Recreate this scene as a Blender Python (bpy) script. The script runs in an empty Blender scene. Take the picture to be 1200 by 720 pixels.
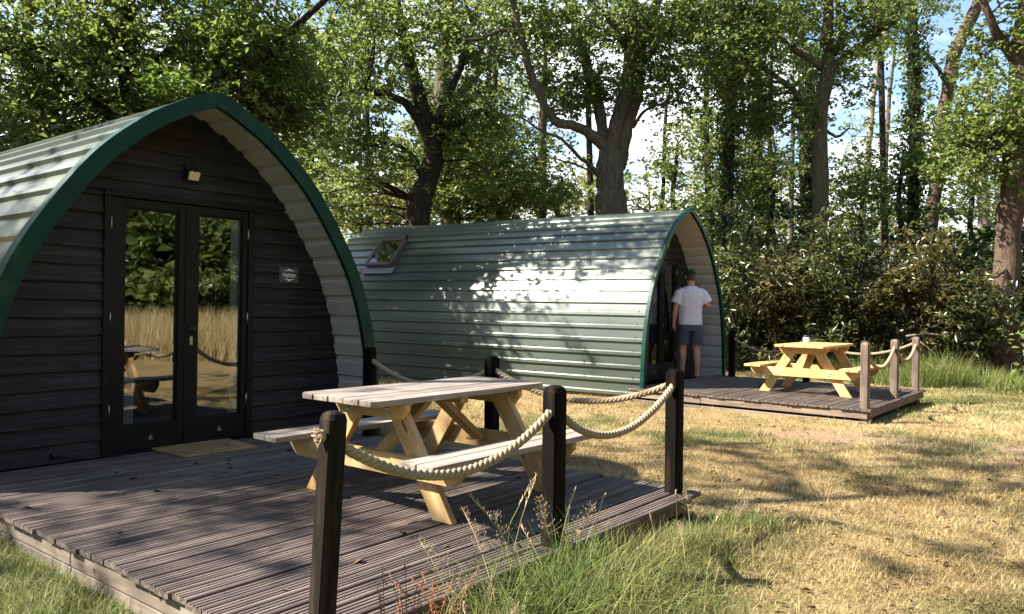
import bpy, math, random
import numpy as np
from mathutils import Vector, Matrix

random.seed(7)
RNG = np.random.default_rng(7)
SC = bpy.context.scene
COL = SC.collection
rad = math.radians

# ---------------------------------------------------------------- camera
FPX = 920.0
cam_d = bpy.data.cameras.new('camera')
cam = bpy.data.objects.new('camera', cam_d)
COL.objects.link(cam)
SC.camera = cam
cam_d.sensor_width = 36.0
cam_d.lens = 36.0 * FPX / 1200.0
cam_d.clip_start = 0.05
cam_d.clip_end = 2000.0
CAMH = 1.2                                   # above the deck boards (z = 0)
GZ = -0.2                                    # ground level
_p, _r = -math.atan(2.4 / FPX), math.atan(0.0157)
F_ = Vector((0, math.cos(_p), math.sin(_p)))
R0 = Vector((1, 0, 0))
U0 = R0.cross(F_)
R_ = math.cos(_r) * R0 + math.sin(_r) * U0
U_ = -math.sin(_r) * R0 + math.cos(_r) * U0
M = Matrix((R_, U_, -F_)).transposed().to_4x4()
M.translation = Vector((0, 0, CAMH))
cam.matrix_world = M

# ---------------------------------------------------------------- sky, sun, exposure
SUN = Vector((-1.11, -0.08, 1.0)).normalized()
world = bpy.data.worlds.new('World')
SC.world = world
world.use_nodes = True
wn, wl = world.node_tree.nodes, world.node_tree.links
bg = wn['Background']
bg.inputs['Strength'].default_value = 0.080
sky = wn.new('ShaderNodeTexSky')
sky.sky_type = 'NISHITA'
sky.sun_disc = False
sky.sun_elevation = math.asin(SUN.z)
sky.sun_rotation = math.atan2(SUN.x, SUN.y) % (2 * math.pi)
sky.air_density = 1.0
sky.dust_density = 0.6
sky.ozone_density = 1.5
tc = wn.new('ShaderNodeTexCoord')
mp = wn.new('ShaderNodeMapping')
mp.inputs['Scale'].default_value = (1.0, 1.0, 2.2)
mp.inputs['Location'].default_value = (0.35, 0.1, 0.0)
nz = wn.new('ShaderNodeTexNoise')
nz.inputs['Scale'].default_value = 3.0
nz.inputs['Detail'].default_value = 8.0
nz.inputs['Roughness'].default_value = 0.55
cr = wn.new('ShaderNodeValToRGB')
cr.color_ramp.elements[0].position = 0.44
cr.color_ramp.elements[1].position = 0.56
mx = wn.new('ShaderNodeMixRGB')
mx.inputs['Color2'].default_value = (6.4, 6.6, 7.0, 1)
wl.new(tc.outputs['Generated'], mp.inputs['Vector'])
wl.new(mp.outputs['Vector'], nz.inputs['Vector'])
wl.new(nz.outputs['Fac'], cr.inputs['Fac'])
sx = wn.new('ShaderNodeSeparateXYZ')
wl.new(tc.outputs['Generated'], sx.inputs[0])
lowm = wn.new('ShaderNodeMapRange')             # cumulus bank low in the sky, clear overhead
lowm.inputs['From Min'].default_value = 0.62
lowm.inputs['From Max'].default_value = 0.38
wl.new(sx.outputs['Z'], lowm.inputs['Value'])
cm = wn.new('ShaderNodeMath'); cm.operation = 'MULTIPLY'
wl.new(cr.outputs['Color'], cm.inputs[0]); wl.new(lowm.outputs[0], cm.inputs[1])
wl.new(cm.outputs[0], mx.inputs['Fac'])
wl.new(sky.outputs['Color'], mx.inputs['Color1'])
wl.new(mx.outputs['Color'], bg.inputs['Color'])

sun_d = bpy.data.lights.new('sun', 'SUN')
sun_d.energy = 5.0
sun_d.angle = rad(0.53)
sun_d.color = (1.0, 0.93, 0.82)
sun = bpy.data.objects.new('sun', sun_d)
COL.objects.link(sun)
sun.rotation_euler = (-SUN).to_track_quat('-Z', 'Y').to_euler()
sun.location = SUN * 40

SC.view_settings.view_transform = 'Standard'
SC.view_settings.look = 'None'
SC.view_settings.gamma = 1.0
SC.view_settings.use_curve_mapping = False
SC.view_settings.exposure = 1.95
SC.render.engine = 'CYCLES'
SC.cycles.max_bounces = 6
SC.cycles.diffuse_bounces = 3
SC.cycles.glossy_bounces = 3
SC.cycles.transmission_bounces = 4
SC.cycles.transparent_max_bounces = 6
SC.cycles.caustics_reflective = False
SC.cycles.caustics_refractive = False
SC.cycles.use_denoising = True
SC.cycles.sample_clamp_indirect = 6.0


def at(px, py, Y):
    """world point at depth Y seen in direction of a photo position"""
    d = F_ + R_ * ((px - 600) / FPX) - U_ * ((py - 360) / FPX)
    return Vector((0, 0, CAMH)) + d * (Y / d.y)


# ---------------------------------------------------------------- frames of the two pods
A1 = rad(51.6)                                # near pod and both decks
A2 = rad(90 - 35.13)                          # far pod
def frame(ang):
    u = Vector((math.cos(ang), math.sin(ang), 0))
    return u, Vector((-u.y, u.x, 0))
u1, v1 = frame(A1)
u2, v2 = frame(A2)
def P1(u, v, z=0.0):
    return u1 * u + v1 * v + Vector((0, 0, z))
def P2(u, v, z=0.0):
    return u2 * u + v2 * v + Vector((0, 0, z))


# ---------------------------------------------------------------- object helpers
def tag(o, label=None, cat=None, group=None, kind=None):
    if label: o['label'] = label
    if cat: o['category'] = cat
    if group: o['group'] = group
    if kind: o['kind'] = kind
    return o


def empty(name, loc=(0, 0, 0), rz=0.0):
    o = bpy.data.objects.new(name, None)
    o.empty_display_size = 0.2
    COL.objects.link(o)
    o.location = loc
    o.rotation_euler = (0, 0, rz)
    return o


class MB:
    """collects polygons for ONE mesh"""
    def __init__(self):
        self.v, self.f, self.m, self.s = [], [], [], []

    def add(self, verts, faces, mi=0, smooth=False):
        o = len(self.v)
        self.v += [tuple(p) for p in verts]
        self.f += [tuple(i + o for i in f) for f in faces]
        self.m += [mi] * len(faces)
        self.s += [smooth] * len(faces)
        return self

    def box(self, x0, x1, y0, y1, z0, z1, mi=0):
        v = [(x, y, z) for z in (z0, z1) for y in (y0, y1) for x in (x0, x1)]
        f = [(0, 2, 3, 1), (4, 5, 7, 6), (0, 1, 5, 4), (2, 6, 7, 3), (0, 4, 6, 2), (1, 3, 7, 5)]
        return self.add(v, f, mi)

    def prism(self, poly, axis, a, b, mi=0):
        """convex/simple polygon (2-D) extruded along axis 'x','y' or 'z' from a to b"""
        n = len(poly)
        def mk(p, t):
            if axis == 'x': return (t, p[0], p[1])
            if axis == 'y': return (p[0], t, p[1])
            return (p[0], p[1], t)
        v = [mk(p, a) for p in poly] + [mk(p, b) for p in poly]
        f = [tuple(range(n))[::-1], tuple(range(n, 2 * n))]
        f += [(i, (i + 1) % n, n + (i + 1) % n, n + i) for i in range(n)]
        return self.add(v, f, mi)

    def beam(self, a, b, w, h, up=(0, 0, 1), mi=0):
        """board from a to b; w across, h along 'up'"""
        a, b = Vector(a), Vector(b)
        d = (b - a).normalized()
        s = d.cross(Vector(up)).normalized()
        t = s.cross(d)
        v = []
        for p in (a, b):
            for i, j in ((-1, -1), (1, -1), (1, 1), (-1, 1)):
                v.append(p + s * (i * w / 2) + t * (j * h / 2))
        f = [(3, 2, 1, 0), (4, 5, 6, 7)] + [(i, (i + 1) % 4, 4 + (i + 1) % 4, 4 + i) for i in range(4)]
        return self.add(v, f, mi)

    def tube(self, pts, radii, n=8, mi=0, smooth=True, cap=True):
        pts = [Vector(p) for p in pts]
        if not hasattr(radii, '__len__'): radii = [radii] * len(pts)
        ref = None
        v, f = [], []
        for i, p in enumerate(pts):
            d = (pts[min(i + 1, len(pts) - 1)] - pts[max(i - 1, 0)])
            if d.length < 1e-9: d = Vector((0, 0, 1))
            d.normalize()
            if ref is None:
                ref = Vector((1, 0, 0)) if abs(d.x) < 0.8 else Vector((0, 1, 0))
            ref = (ref - d * ref.dot(d))
            if ref.length < 1e-6: ref = d.orthogonal()
            ref.normalize()
            w = d.cross(ref)
            for k in range(n):
                a = 2 * math.pi * k / n
                v.append(p + (ref * math.cos(a) + w * math.sin(a)) * radii[i])
        for i in range(len(pts) - 1):
            for k in range(n):
                f.append((i * n + k, i * n + (k + 1) % n, (i + 1) * n + (k + 1) % n, (i + 1) * n + k))
        if cap:
            f.append(tuple(range(n))[::-1])
            f.append(tuple(range((len(pts) - 1) * n, len(pts) * n)))
        return self.add(v, f, mi, smooth)

    def lathe(self, prof, n=16, c=(0, 0, 0), mi=0):
        v = [(c[0] + r * math.cos(2 * math.pi * k / n), c[1] + r * math.sin(2 * math.pi * k / n), c[2] + z)
             for r, z in prof for k in range(n)]
        f = [(i * n + k, i * n + (k + 1) % n, (i + 1) * n + (k + 1) % n, (i + 1) * n + k)
             for i in range(len(prof) - 1) for k in range(n)]
        f += [tuple(range(n))[::-1], tuple(range((len(prof) - 1) * n, len(prof) * n))]
        return self.add(v, f, mi, True)

    def build(self, name, mats, parent=None, bevel=0.0, seg=1):
        me = bpy.data.meshes.new(name)
        me.from_pydata(self.v, [], self.f)
        if not isinstance(mats, (list, tuple)): mats = [mats]
        for m in mats: me.materials.append(m)
        me.polygons.foreach_set('material_index', self.m)
        me.polygons.foreach_set('use_smooth', self.s)
        me.update()
        o = bpy.data.objects.new(name, me)
        COL.objects.link(o)
        if parent: o.parent = parent
        if bevel:
            b = o.modifiers.new('bevel', 'BEVEL')
            b.width, b.segments, b.limit_method, b.angle_limit = bevel, seg, 'ANGLE', rad(40)
        return o


def np_mesh(name, V, tris=None, quads=None, mat=None, parent=None, attr=None, smooth=False):
    """fast mesh from numpy arrays, all tris or all quads; attr = per-face tone"""
    Fc = tris if tris is not None else quads
    k = Fc.shape[1]
    me = bpy.data.meshes.new(name)
    me.vertices.add(len(V))
    me.vertices.foreach_set('co', V.astype(np.float32).ravel())
    me.loops.add(Fc.size)
    me.loops.foreach_set('vertex_index', Fc.astype(np.int32).ravel())
    me.polygons.add(len(Fc))
    me.polygons.foreach_set('loop_start', np.arange(0, Fc.size, k, dtype=np.int32))
    me.polygons.foreach_set('loop_total', np.full(len(Fc), k, dtype=np.int32))
    if smooth:
        me.polygons.foreach_set('use_smooth', np.ones(len(Fc), dtype=bool))
    if attr is not None:
        at_ = me.attributes.new('tone', 'FLOAT', 'FACE')
        at_.data.foreach_set('value', attr.astype(np.float32))
    me.update(calc_edges=True)
    if mat: me.materials.append(mat)
    o = bpy.data.objects.new(name, me)
    COL.objects.link(o)
    if parent: o.parent = parent
    return o


def copy_thing(root, loc, rz):
    r = root.copy(); COL.objects.link(r)
    r.location, r.rotation_euler = loc, (0, 0, rz)
    for ch in root.children:
        c = ch.copy(); COL.objects.link(c); c.parent = r
        for g in ch.children:
            d = g.copy(); COL.objects.link(d); d.parent = c
    return r


# ---------------------------------------------------------------- materials
def mat_new(name):
    m = bpy.data.materials.new(name)
    m.use_nodes = True
    nt = m.node_tree
    return m, nt.nodes, nt.links, nt.nodes['Principled BSDF']


def ramp(n, stops, fac=None, l=None):
    c = n.new('ShaderNodeValToRGB')
    el = c.color_ramp.elements
    while len(el) < len(stops): el.new(0.5)
    for e, (p, col) in zip(el, stops):
        e.position = p
        e.color = (*col, 1) if len(col) == 3 else col
    if fac is not None: l.new(fac, c.inputs['Fac'])
    return c


def coords(n, l, scale=(1, 1, 1), kind='Object', rot=(0, 0, 0)):
    t = n.new('ShaderNodeTexCoord')
    m = n.new('ShaderNodeMapping')
    m.inputs['Scale'].default_value = scale
    m.inputs['Rotation'].default_value = rot
    if kind == 'World':
        g = n.new('ShaderNodeNewGeometry')
        l.new(g.outputs['Position'], m.inputs['Vector'])
    else:
        l.new(t.outputs[kind], m.inputs['Vector'])
    return m.outputs['Vector']


def noise(n, l, vec, scale, detail=4, rough=0.6, dist=0.0):
    t = n.new('ShaderNodeTexNoise')
    t.inputs['Scale'].default_value = scale
    t.inputs['Detail'].default_value = detail
    t.inputs['Roughness'].default_value = rough
    t.inputs['Distortion'].default_value = dist
    if vec is not None: l.new(vec, t.inputs['Vector'])
    return t.outputs['Fac']


def bump(n, l, b, h, strength=0.3, dist=0.01):
    k = n.new('ShaderNodeBump')
    k.inputs['Strength'].default_value = strength
    k.inputs['Distance'].default_value = dist
    l.new(h, k.inputs['Height'])
    l.new(k.outputs['Normal'], b.inputs['Normal'])


def mixc(n, l, fac, a, b, mode='MIX'):
    m = n.new('ShaderNodeMixRGB')
    m.blend_type = mode
    for s, val in (('Fac', fac), ('Color1', a), ('Color2', b)):
        if isinstance(val, (int, float)): m.inputs[s].default_value = val
        elif isinstance(val, tuple): m.inputs[s].default_value = (*val, 1)
        else: l.new(val, m.inputs[s])
    return m.outputs['Color']


def wood(name, cols, grain=(1.2, 26, 26), rough=0.7, per=None, bstr=0.35, knots=True, coord='Object', spec=0.3):
    """timber: grain stretched along local x (per='y','z' turns it)"""
    m, n, l, b = mat_new(name)
    sc = {'x': grain, 'y': (grain[1], grain[0], grain[2]), 'z': (grain[1], grain[2], grain[0])}[per or 'x']
    vec = coords(n, l, sc, coord)
    g = noise(n, l, vec, 1.0, 6, 0.65, 0.6)
    c = ramp(n, [(0.28, cols[0]), (0.5, cols[1]), (0.72, cols[2])], g, l)
    vec2 = coords(n, l, (1, 1, 1), coord)
    big = noise(n, l, vec2, 2.3, 3)
    r2 = ramp(n, [(0.3, (0.72, 0.72, 0.74)), (0.7, (1.15, 1.12, 1.08))], big, l)
    col = mixc(n, l, 1.0, c.outputs['Color'], r2.outputs['Color'], 'MULTIPLY')
    geo = n.new('ShaderNodeNewGeometry')
    r3 = ramp(n, [(0.0, (0.82, 0.82, 0.84)), (1.0, (1.16, 1.14, 1.1))], geo.outputs['Random Per Island'], l)
    col = mixc(n, l, 1.0, col, r3.outputs['Color'], 'MULTIPLY')
    if knots:
        v = n.new('ShaderNodeTexVoronoi')
        ks = {'x': (2.2, 9, 9), 'y': (9, 2.2, 9), 'z': (9, 9, 2.2)}[per or 'x']
        l.new(coords(n, l, ks, coord), v.inputs['Vector'])
        v.inputs['Scale'].default_value = 1.0
        kr = ramp(n, [(0.07, (1, 1, 1)), (0.13, (0, 0, 0))], v.outputs['Distance'], l)
        col = mixc(n, l, kr.outputs['Color'], col, tuple(x * 0.4 for x in cols[0]))
    l.new(col, b.inputs['Base Color'])
    b.inputs['Roughness'].default_value = rough
    b.inputs['Specular IOR Level'].default_value = spec
    bump(n, l, b, g, bstr, 0.006)
    return m


def painted(name, col, rough=0.4, spec=0.5, var=0.12, metallic=0.0, bumpy=0.05, dirt=None):
    m, n, l, b = mat_new(name)
    vec = coords(n, l, (1, 1, 1))
    g = noise(n, l, vec, 5.0, 6, 0.65)
    lo = tuple(c * (1 - var) for c in col)
    hi = tuple(min(1, c * (1 + var)) for c in col)
    c = ramp(n, [(0.3, lo), (0.7, hi)], g, l).outputs['Color']
    if dirt:
        d = noise(n, l, coords(n, l, dirt[1]), 1.0, 5, 0.7)
        dr = ramp(n, [(dirt[2], (0, 0, 0)), (dirt[2] + 0.2, (dirt[3],) * 3)], d, l)
        c = mixc(n, l, dr.outputs['Color'], c, dirt[0])
    l.new(c, b.inputs['Base Color'])
    b.inputs['Roughness'].default_value = rough
    b.inputs['Specular IOR Level'].default_value = spec
    b.inputs['Metallic'].default_value = metallic
    if bumpy: bump(n, l, b, noise(n, l, vec, 60, 3), bumpy, 0.004)
    return m


def leaf_mat(name, dark, mid, light, trans=(0.25, 0.42, 0.05), tfac=0.35, rough=0.42, patch=0.35):
    m, n, l, b = mat_new(name)
    a = n.new('ShaderNodeAttribute'); a.attribute_name = 'tone'
    vec = coords(n, l, (1, 1, 1), 'World')
    g = noise(n, l, vec, patch, 3)
    ad = n.new('ShaderNodeMath'); ad.operation = 'MULTIPLY_ADD'
    l.new(g, ad.inputs[0]); ad.inputs[1].default_value = 0.9
    sb = n.new('ShaderNodeMath'); sb.operation = 'MULTIPLY_ADD'
    l.new(a.outputs['Fac'], sb.inputs[0]); sb.inputs[1].default_value = 0.6; sb.inputs[2].default_value = -0.25
    l.new(sb.outputs[0], ad.inputs[2])
    c = ramp(n, [(0.1, dark), (0.5, mid), (0.95, light)], ad.outputs[0], l)
    l.new(c.outputs['Color'], b.inputs['Base Color'])
    b.inputs['Roughness'].default_value = rough
    b.inputs['Specular IOR Level'].default_value = 0.6
    t = n.new('ShaderNodeBsdfTranslucent')
    tcv = mixc(n, l, 0.5, c.outputs['Color'], trans)
    l.new(tcv, t.inputs['Color'])
    ms = n.new('ShaderNodeMixShader')
    ms.inputs[0].default_value = tfac
    out = n['Material Output']
    l.new(b.outputs[0], ms.inputs[1]); l.new(t.outputs[0], ms.inputs[2])
    l.new(ms.outputs[0], out.inputs['Surface'])
    return m


def bark_mat(name, a, b_, c_, scale=(9, 9, 2.0), moss=None):
    m, n, l, b = mat_new(name)
    vec = coords(n, l, scale, 'World')
    g = noise(n, l, vec, 1.6, 7, 0.7, 0.8)
    col = ramp(n, [(0.3, a), (0.52, b_), (0.75, c_)], g, l).outputs['Color']
    if moss:
        q = noise(n, l, coords(n, l, (1, 1, 0.6), 'World'), 2.0, 4)
        qr = ramp(n, [(0.48, (0, 0, 0)), (0.66, (0.75,) * 3)], q, l)
        col = mixc(n, l, qr.outputs['Color'], col, moss)
    l.new(col, b.inputs['Base Color'])
    b.inputs['Roughness'].default_value = 0.9
    b.inputs['Specular IOR Level'].default_value = 0.15
    bump(n, l, b, g, 0.9, 0.05)
    return m


def roof_mat():
    m, n, l, b = mat_new('green_box_profile_steel')
    vec = coords(n, l, (1, 1, 1))
    g = noise(n, l, coords(n, l, (1, 0.4, 1)), 0.9, 3, 0.5)
    c = ramp(n, [(0.3, (0.066, 0.086, 0.068)), (0.7, (0.094, 0.114, 0.090))], g, l).outputs['Color']
    st = noise(n, l, coords(n, l, (1, 1, 1)), 14.0, 5, 0.7)          # lichen specks and bloom
    sr = ramp(n, [(0.62, (0, 0, 0)), (0.80, (0.35,) * 3)], st, l)
    c = mixc(n, l, sr.outputs['Color'], c, (0.17, 0.18, 0.15))
    l.new(c, b.inputs['Base Color'])
    rr = ramp(n, [(0.3, (0.26,) * 3), (0.75, (0.38,) * 3)], g, l)
    l.new(rr.outputs['Color'], b.inputs['Roughness'])
    b.inputs['Specular IOR Level'].default_value = 0.8
    b.inputs['Metallic'].default_value = 0.32
    b.inputs['Coat Weight'].default_value = 0.45
    b.inputs['Coat Roughness'].default_value = 0.17
    bump(n, l, b, noise(n, l, coords(n, l, (1.2, 0.8, 1.2)), 1.2, 2), 0.03, 0.03)
    return m


def glass_mat(name, refl=0.4, tint=(0.75, 0.8, 0.82), rough=0.0):
    m, n, l, b = mat_new(name)
    n.remove(b)
    g = n.new('ShaderNodeBsdfGlossy'); g.inputs['Roughness'].default_value = rough
    g.inputs['Color'].default_value = (0.93, 0.95, 0.95, 1)
    t = n.new('ShaderNodeBsdfTransparent'); t.inputs['Color'].default_value = (*tint, 1)
    lw = n.new('ShaderNodeLayerWeight'); lw.inputs['Blend'].default_value = 0.3
    ad = n.new('ShaderNodeMath'); ad.operation = 'ADD'; ad.use_clamp = True
    l.new(lw.outputs['Fresnel'], ad.inputs[0]); ad.inputs[1].default_value = refl
    ms = n.new('ShaderNodeMixShader')
    l.new(ad.outputs[0], ms.inputs[0])
    l.new(t.outputs[0], ms.inputs[1]); l.new(g.outputs[0], ms.inputs[2])
    l.new(ms.outputs[0], n['Material Output'].inputs['Surface'])
    # a faint waviness of the panes
    k = n.new('ShaderNodeBump'); k.inputs['Strength'].default_value = 0.015; k.inputs['Distance'].default_value = 0.05
    l.new(noise(n, l, coords(n, l, (1, 1, 1)), 2.5, 2), k.inputs['Height'])
    l.new(k.outputs['Normal'], g.inputs['Normal'])
    return m


def grass_mat(name, straw, green, gmask=None, tfac=0.3):
    """blades: straw or green by patch, with a tone per blade"""
    m, n, l, b = mat_new(name)
    a = n.new('ShaderNodeAttribute'); a.attribute_name = 'tone'
    c1 = ramp(n, [(0, straw[0]), (0.5, straw[1]), (1, straw[2])], a.outputs['Fac'], l)
    c2 = ramp(n, [(0, green[0]), (0.5, green[1]), (1, green[2])], a.outputs['Fac'], l)
    if gmask is None:
        col = c2.outputs['Color']
    else:
        gm = n.new('ShaderNodeAttribute'); gm.attribute_name = 'green'
        col = mixc(n, l, gm.outputs['Fac'], c1.outputs['Color'], c2.outputs['Color'])
    l.new(col, b.inputs['Base Color'])
    b.inputs['Roughness'].default_value = 0.55
    b.inputs['Specular IOR Level'].default_value = 0.3
    t = n.new('ShaderNodeBsdfTranslucent'); l.new(col, t.inputs['Color'])
    ms = n.new('ShaderNodeMixShader'); ms.inputs[0].default_value = tfac
    l.new(b.outputs[0], ms.inputs[1]); l.new(t.outputs[0], ms.inputs[2])
    l.new(ms.outputs[0], n['Material Output'].inputs['Surface'])
    return m


MT = {}
MT['roof'] = roof_mat()
MT['fascia'] = painted('dark_green_trim', (0.001, 0.033, 0.022), 0.42, 0.22, 0.3, dirt=((0.06, 0.09, 0.05), (3, 3, 3), 0.58, 0.5))
MT['soffit'] = painted('grey_white_steel_backing', (0.45, 0.43, 0.40), 0.55, 0.4, 0.08)
MT['black'] = wood('black_stained_boards', ((0.0105, 0.0098, 0.011), (0.0215, 0.020, 0.0225), (0.054, 0.050, 0.054)), (1.4, 20, 34), 0.62, 'x', 0.5)
MT['doorblack'] = painted('black_door_paint', (0.0065, 0.0063, 0.0074), 0.45, 0.25, 0.2)
MT['rubber'] = painted('black_rubber', (0.012, 0.012, 0.012), 0.6)
MT['steel'] = painted('dull_steel', (0.45, 0.45, 0.46), 0.35, 0.5, 0.1, 0.9)
MT['glass'] = glass_mat('door_glass', 0.14, (0.8, 0.82, 0.82), 0.012)
MT['curtain'] = painted('white_curtain', (0.75, 0.78, 0.84), 0.9, 0.1)
MT['cream'] = painted('cream_plastic', (0.75, 0.66, 0.46), 0.5)
MT['sign'] = painted('slate_grey_plaque', (0.085, 0.085, 0.092), 0.5)
MT['white'] = painted('white_paint', (0.78, 0.78, 0.78), 0.5)
MT['deck'] = wood('weathered_deck_boards', ((0.042, 0.033, 0.029), (0.108, 0.086, 0.075), (0.255, 0.205, 0.172)), (1.0, 30, 30), 0.72, 'x', 0.4)
MT['skirt'] = wood('pale_skirt_timber', ((0.10, 0.080, 0.065), (0.18, 0.15, 0.122), (0.26, 0.22, 0.185)), (14, 1.2, 14), 0.8, None, 0.4)
MT['skirt2'] = wood('brown_skirt_timber', ((0.10, 0.075, 0.060), (0.175, 0.135, 0.108), (0.25, 0.20, 0.165)), (14, 1.2, 14), 0.8, None, 0.4)
MT['greytop'] = wood('silvered_table_boards', ((0.13, 0.105, 0.09), (0.26, 0.22, 0.19), (0.38, 0.33, 0.29)), (1.5, 24, 24), 0.7, 'x', 0.3)
MT['pine'] = wood('tan_pine', ((0.29, 0.18, 0.075), (0.42, 0.285, 0.135), (0.52, 0.385, 0.21)), (3, 18, 8), 0.6, 'x', 0.2)
MT['newpine'] = wood('fresh_yellow_pine', ((0.40, 0.25, 0.09), (0.55, 0.365, 0.15), (0.64, 0.47, 0.24)), (3, 18, 8), 0.55, 'x', 0.2)
MT['postworn'] = wood('worn_dark_post', ((0.006, 0.005, 0.0045), (0.017, 0.013, 0.010), (0.060, 0.040, 0.026)), (18, 18, 1.6), 0.75, 'x', 0.5, knots=False, spec=0.10)
MT['post'] = wood('dark_stained_post', ((0.0022, 0.002, 0.002), (0.0055, 0.0045, 0.004), (0.034, 0.021, 0.012)), (18, 18, 1.6), 0.8, 'x', 0.5, knots=False, spec=0.07)
MT['postbrown'] = wood('faded_brown_post', ((0.075, 0.054, 0.042), (0.14, 0.105, 0.083), (0.22, 0.17, 0.138)), (18, 18, 1.6), 0.65, 'x', 0.5, knots=False)
MT['mat'] = painted('coir', (0.36, 0.235, 0.11), 0.95, 0.1, 0.45, bumpy=0.9, dirt=((0.10, 0.07, 0.045), (9, 9, 9), 0.50, 0.8))
MT['jar'] = painted('white_tin', (0.7, 0.7, 0.7), 0.3)

def rope_material():
    m, n, l, b = mat_new('natural_rope')
    vec = coords(n, l, (1, 1, 1), 'World')
    g = noise(n, l, vec, 160, 3, 0.7)
    c = ramp(n, [(0.3, (0.24, 0.175, 0.105)), (0.7, (0.46, 0.365, 0.245))], g, l)
    q = noise(n, l, vec, 4, 3)
    q2 = ramp(n, [(0.35, (0.82, 0.80, 0.78)), (0.65, (1.0, 1.0, 1.0))], q, l)
    l.new(mixc(n, l, 1.0, c.outputs['Color'], q2.outputs['Color'], 'MULTIPLY'), b.inputs['Base Color'])
    b.inputs['Roughness'].default_value = 0.85
    b.inputs['Specular IOR Level'].default_value = 0.2
    bump(n, l, b, g, 0.6, 0.004)
    return m
MT['rope'] = rope_material()

OAK = leaf_mat('oak_leaf', (0.030, 0.052, 0.017), (0.085, 0.118, 0.038), (0.21, 0.235, 0.085), (0.36, 0.46, 0.09), 0.48, rough=0.3)
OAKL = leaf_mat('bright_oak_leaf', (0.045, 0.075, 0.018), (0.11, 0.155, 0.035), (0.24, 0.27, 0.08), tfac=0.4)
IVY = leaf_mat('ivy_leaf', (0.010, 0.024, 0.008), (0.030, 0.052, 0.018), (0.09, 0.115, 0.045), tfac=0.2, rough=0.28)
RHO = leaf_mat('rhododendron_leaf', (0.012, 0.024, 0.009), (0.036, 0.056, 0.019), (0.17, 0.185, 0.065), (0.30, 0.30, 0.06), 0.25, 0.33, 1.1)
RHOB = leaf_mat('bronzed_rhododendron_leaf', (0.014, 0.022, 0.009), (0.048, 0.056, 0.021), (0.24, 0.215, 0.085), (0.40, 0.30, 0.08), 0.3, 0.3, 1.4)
FARL = leaf_mat('far_leaf', (0.055, 0.085, 0.025), (0.11, 0.145, 0.04), (0.20, 0.22, 0.07), (0.45, 0.5, 0.12), 0.45)
BIRCHL = leaf_mat('willow_leaf', (0.09, 0.12, 0.035), (0.16, 0.18, 0.055), (0.26, 0.26, 0.09), (0.5, 0.5, 0.15), 0.45)
BARK = bark_mat('oak_bark', (0.040, 0.032, 0.024), (0.105, 0.086, 0.064), (0.21, 0.18, 0.135), moss=(0.075, 0.085, 0.030))
BARKD = bark_mat('dark_bark', (0.014, 0.011, 0.008), (0.036, 0.028, 0.021), (0.075, 0.06, 0.045))
PINEB = bark_mat('pine_bark', (0.035, 0.024, 0.018), (0.095, 0.065, 0.047), (0.19, 0.14, 0.105))
PALEB = bark_mat('pale_bark', (0.10, 0.085, 0.065), (0.22, 0.19, 0.15), (0.38, 0.34, 0.28))
# ================================================================ GROUND
def vnoise(x, y, s, seed=0):
    """smooth value noise 0..1"""
    r = np.random.default_rng(seed).random((64, 64))
    x, y = np.asarray(x) / s + 100.3, np.asarray(y) / s + 100.7
    i, j = np.floor(x).astype(int), np.floor(y).astype(int)
    fx, fy = x - i, y - j
    fx, fy = fx * fx * (3 - 2 * fx), fy * fy * (3 - 2 * fy)
    g = lambda a, b: r[a % 64, b % 64]
    return (g(i, j) * (1 - fx) + g(i + 1, j) * fx) * (1 - fy) + (g(i, j + 1) * (1 - fx) + g(i + 1, j + 1) * fx) * fy


def sstep(a, b, x):
    t = np.clip((x - a) / (b - a), 0, 1)
    return t * t * (3 - 2 * t)


def uv_of(x, y, U, V):
    return x * U.x + y * U.y, x * V.x + y * V.y


def green_of(x, y):
    """how green the sward is: 0 straw, 1 green"""
    n = 0.55 * vnoise(x, y, 1.3, 3) + 0.45 * vnoise(x, y, 0.45, 4)
    u, v = uv_of(x, y, u1, v1)
    near = 1 - sstep(3.6, 6.4, y + 0.25 * x)
    by_deck = (1 - sstep(0.2, 1.3, np.abs(v - 1.9))) * (u > 1) * (u < 5.6)
    left = sstep(0.2, -0.4, u - 1.75) * (v < 9)
    back = sstep(15.0, 16.5, y) * sstep(5, 7, x)
    far = sstep(16.8, 19, y)
    base = np.clip(0.10 + 0.36 * near + 0.4 * by_deck + 0.7 * left + 0.6 * back + 0.5 * far, 0, 1.2)
    return np.clip(sstep(0.30, 0.72, n * 0.95 + base * 0.60 - 0.17), 0, 1)


def bare_of(x, y):
    d = np.abs(y - (9.3 - 0.25 * x + 0.6 * (vnoise(x, y, 2.0, 9) - 0.5)))
    return sstep(0.75, 0.1, d) * sstep(2.2, 3.6, x) * (0.35 + 0.65 * vnoise(x, y, 0.6, 11))


def gz(x, y):
    return GZ + 0.05 * (vnoise(x, y, 1.7, 21) - 0.5) + 0.02 * (vnoise(x, y, 0.5, 22) - 0.5)


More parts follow.
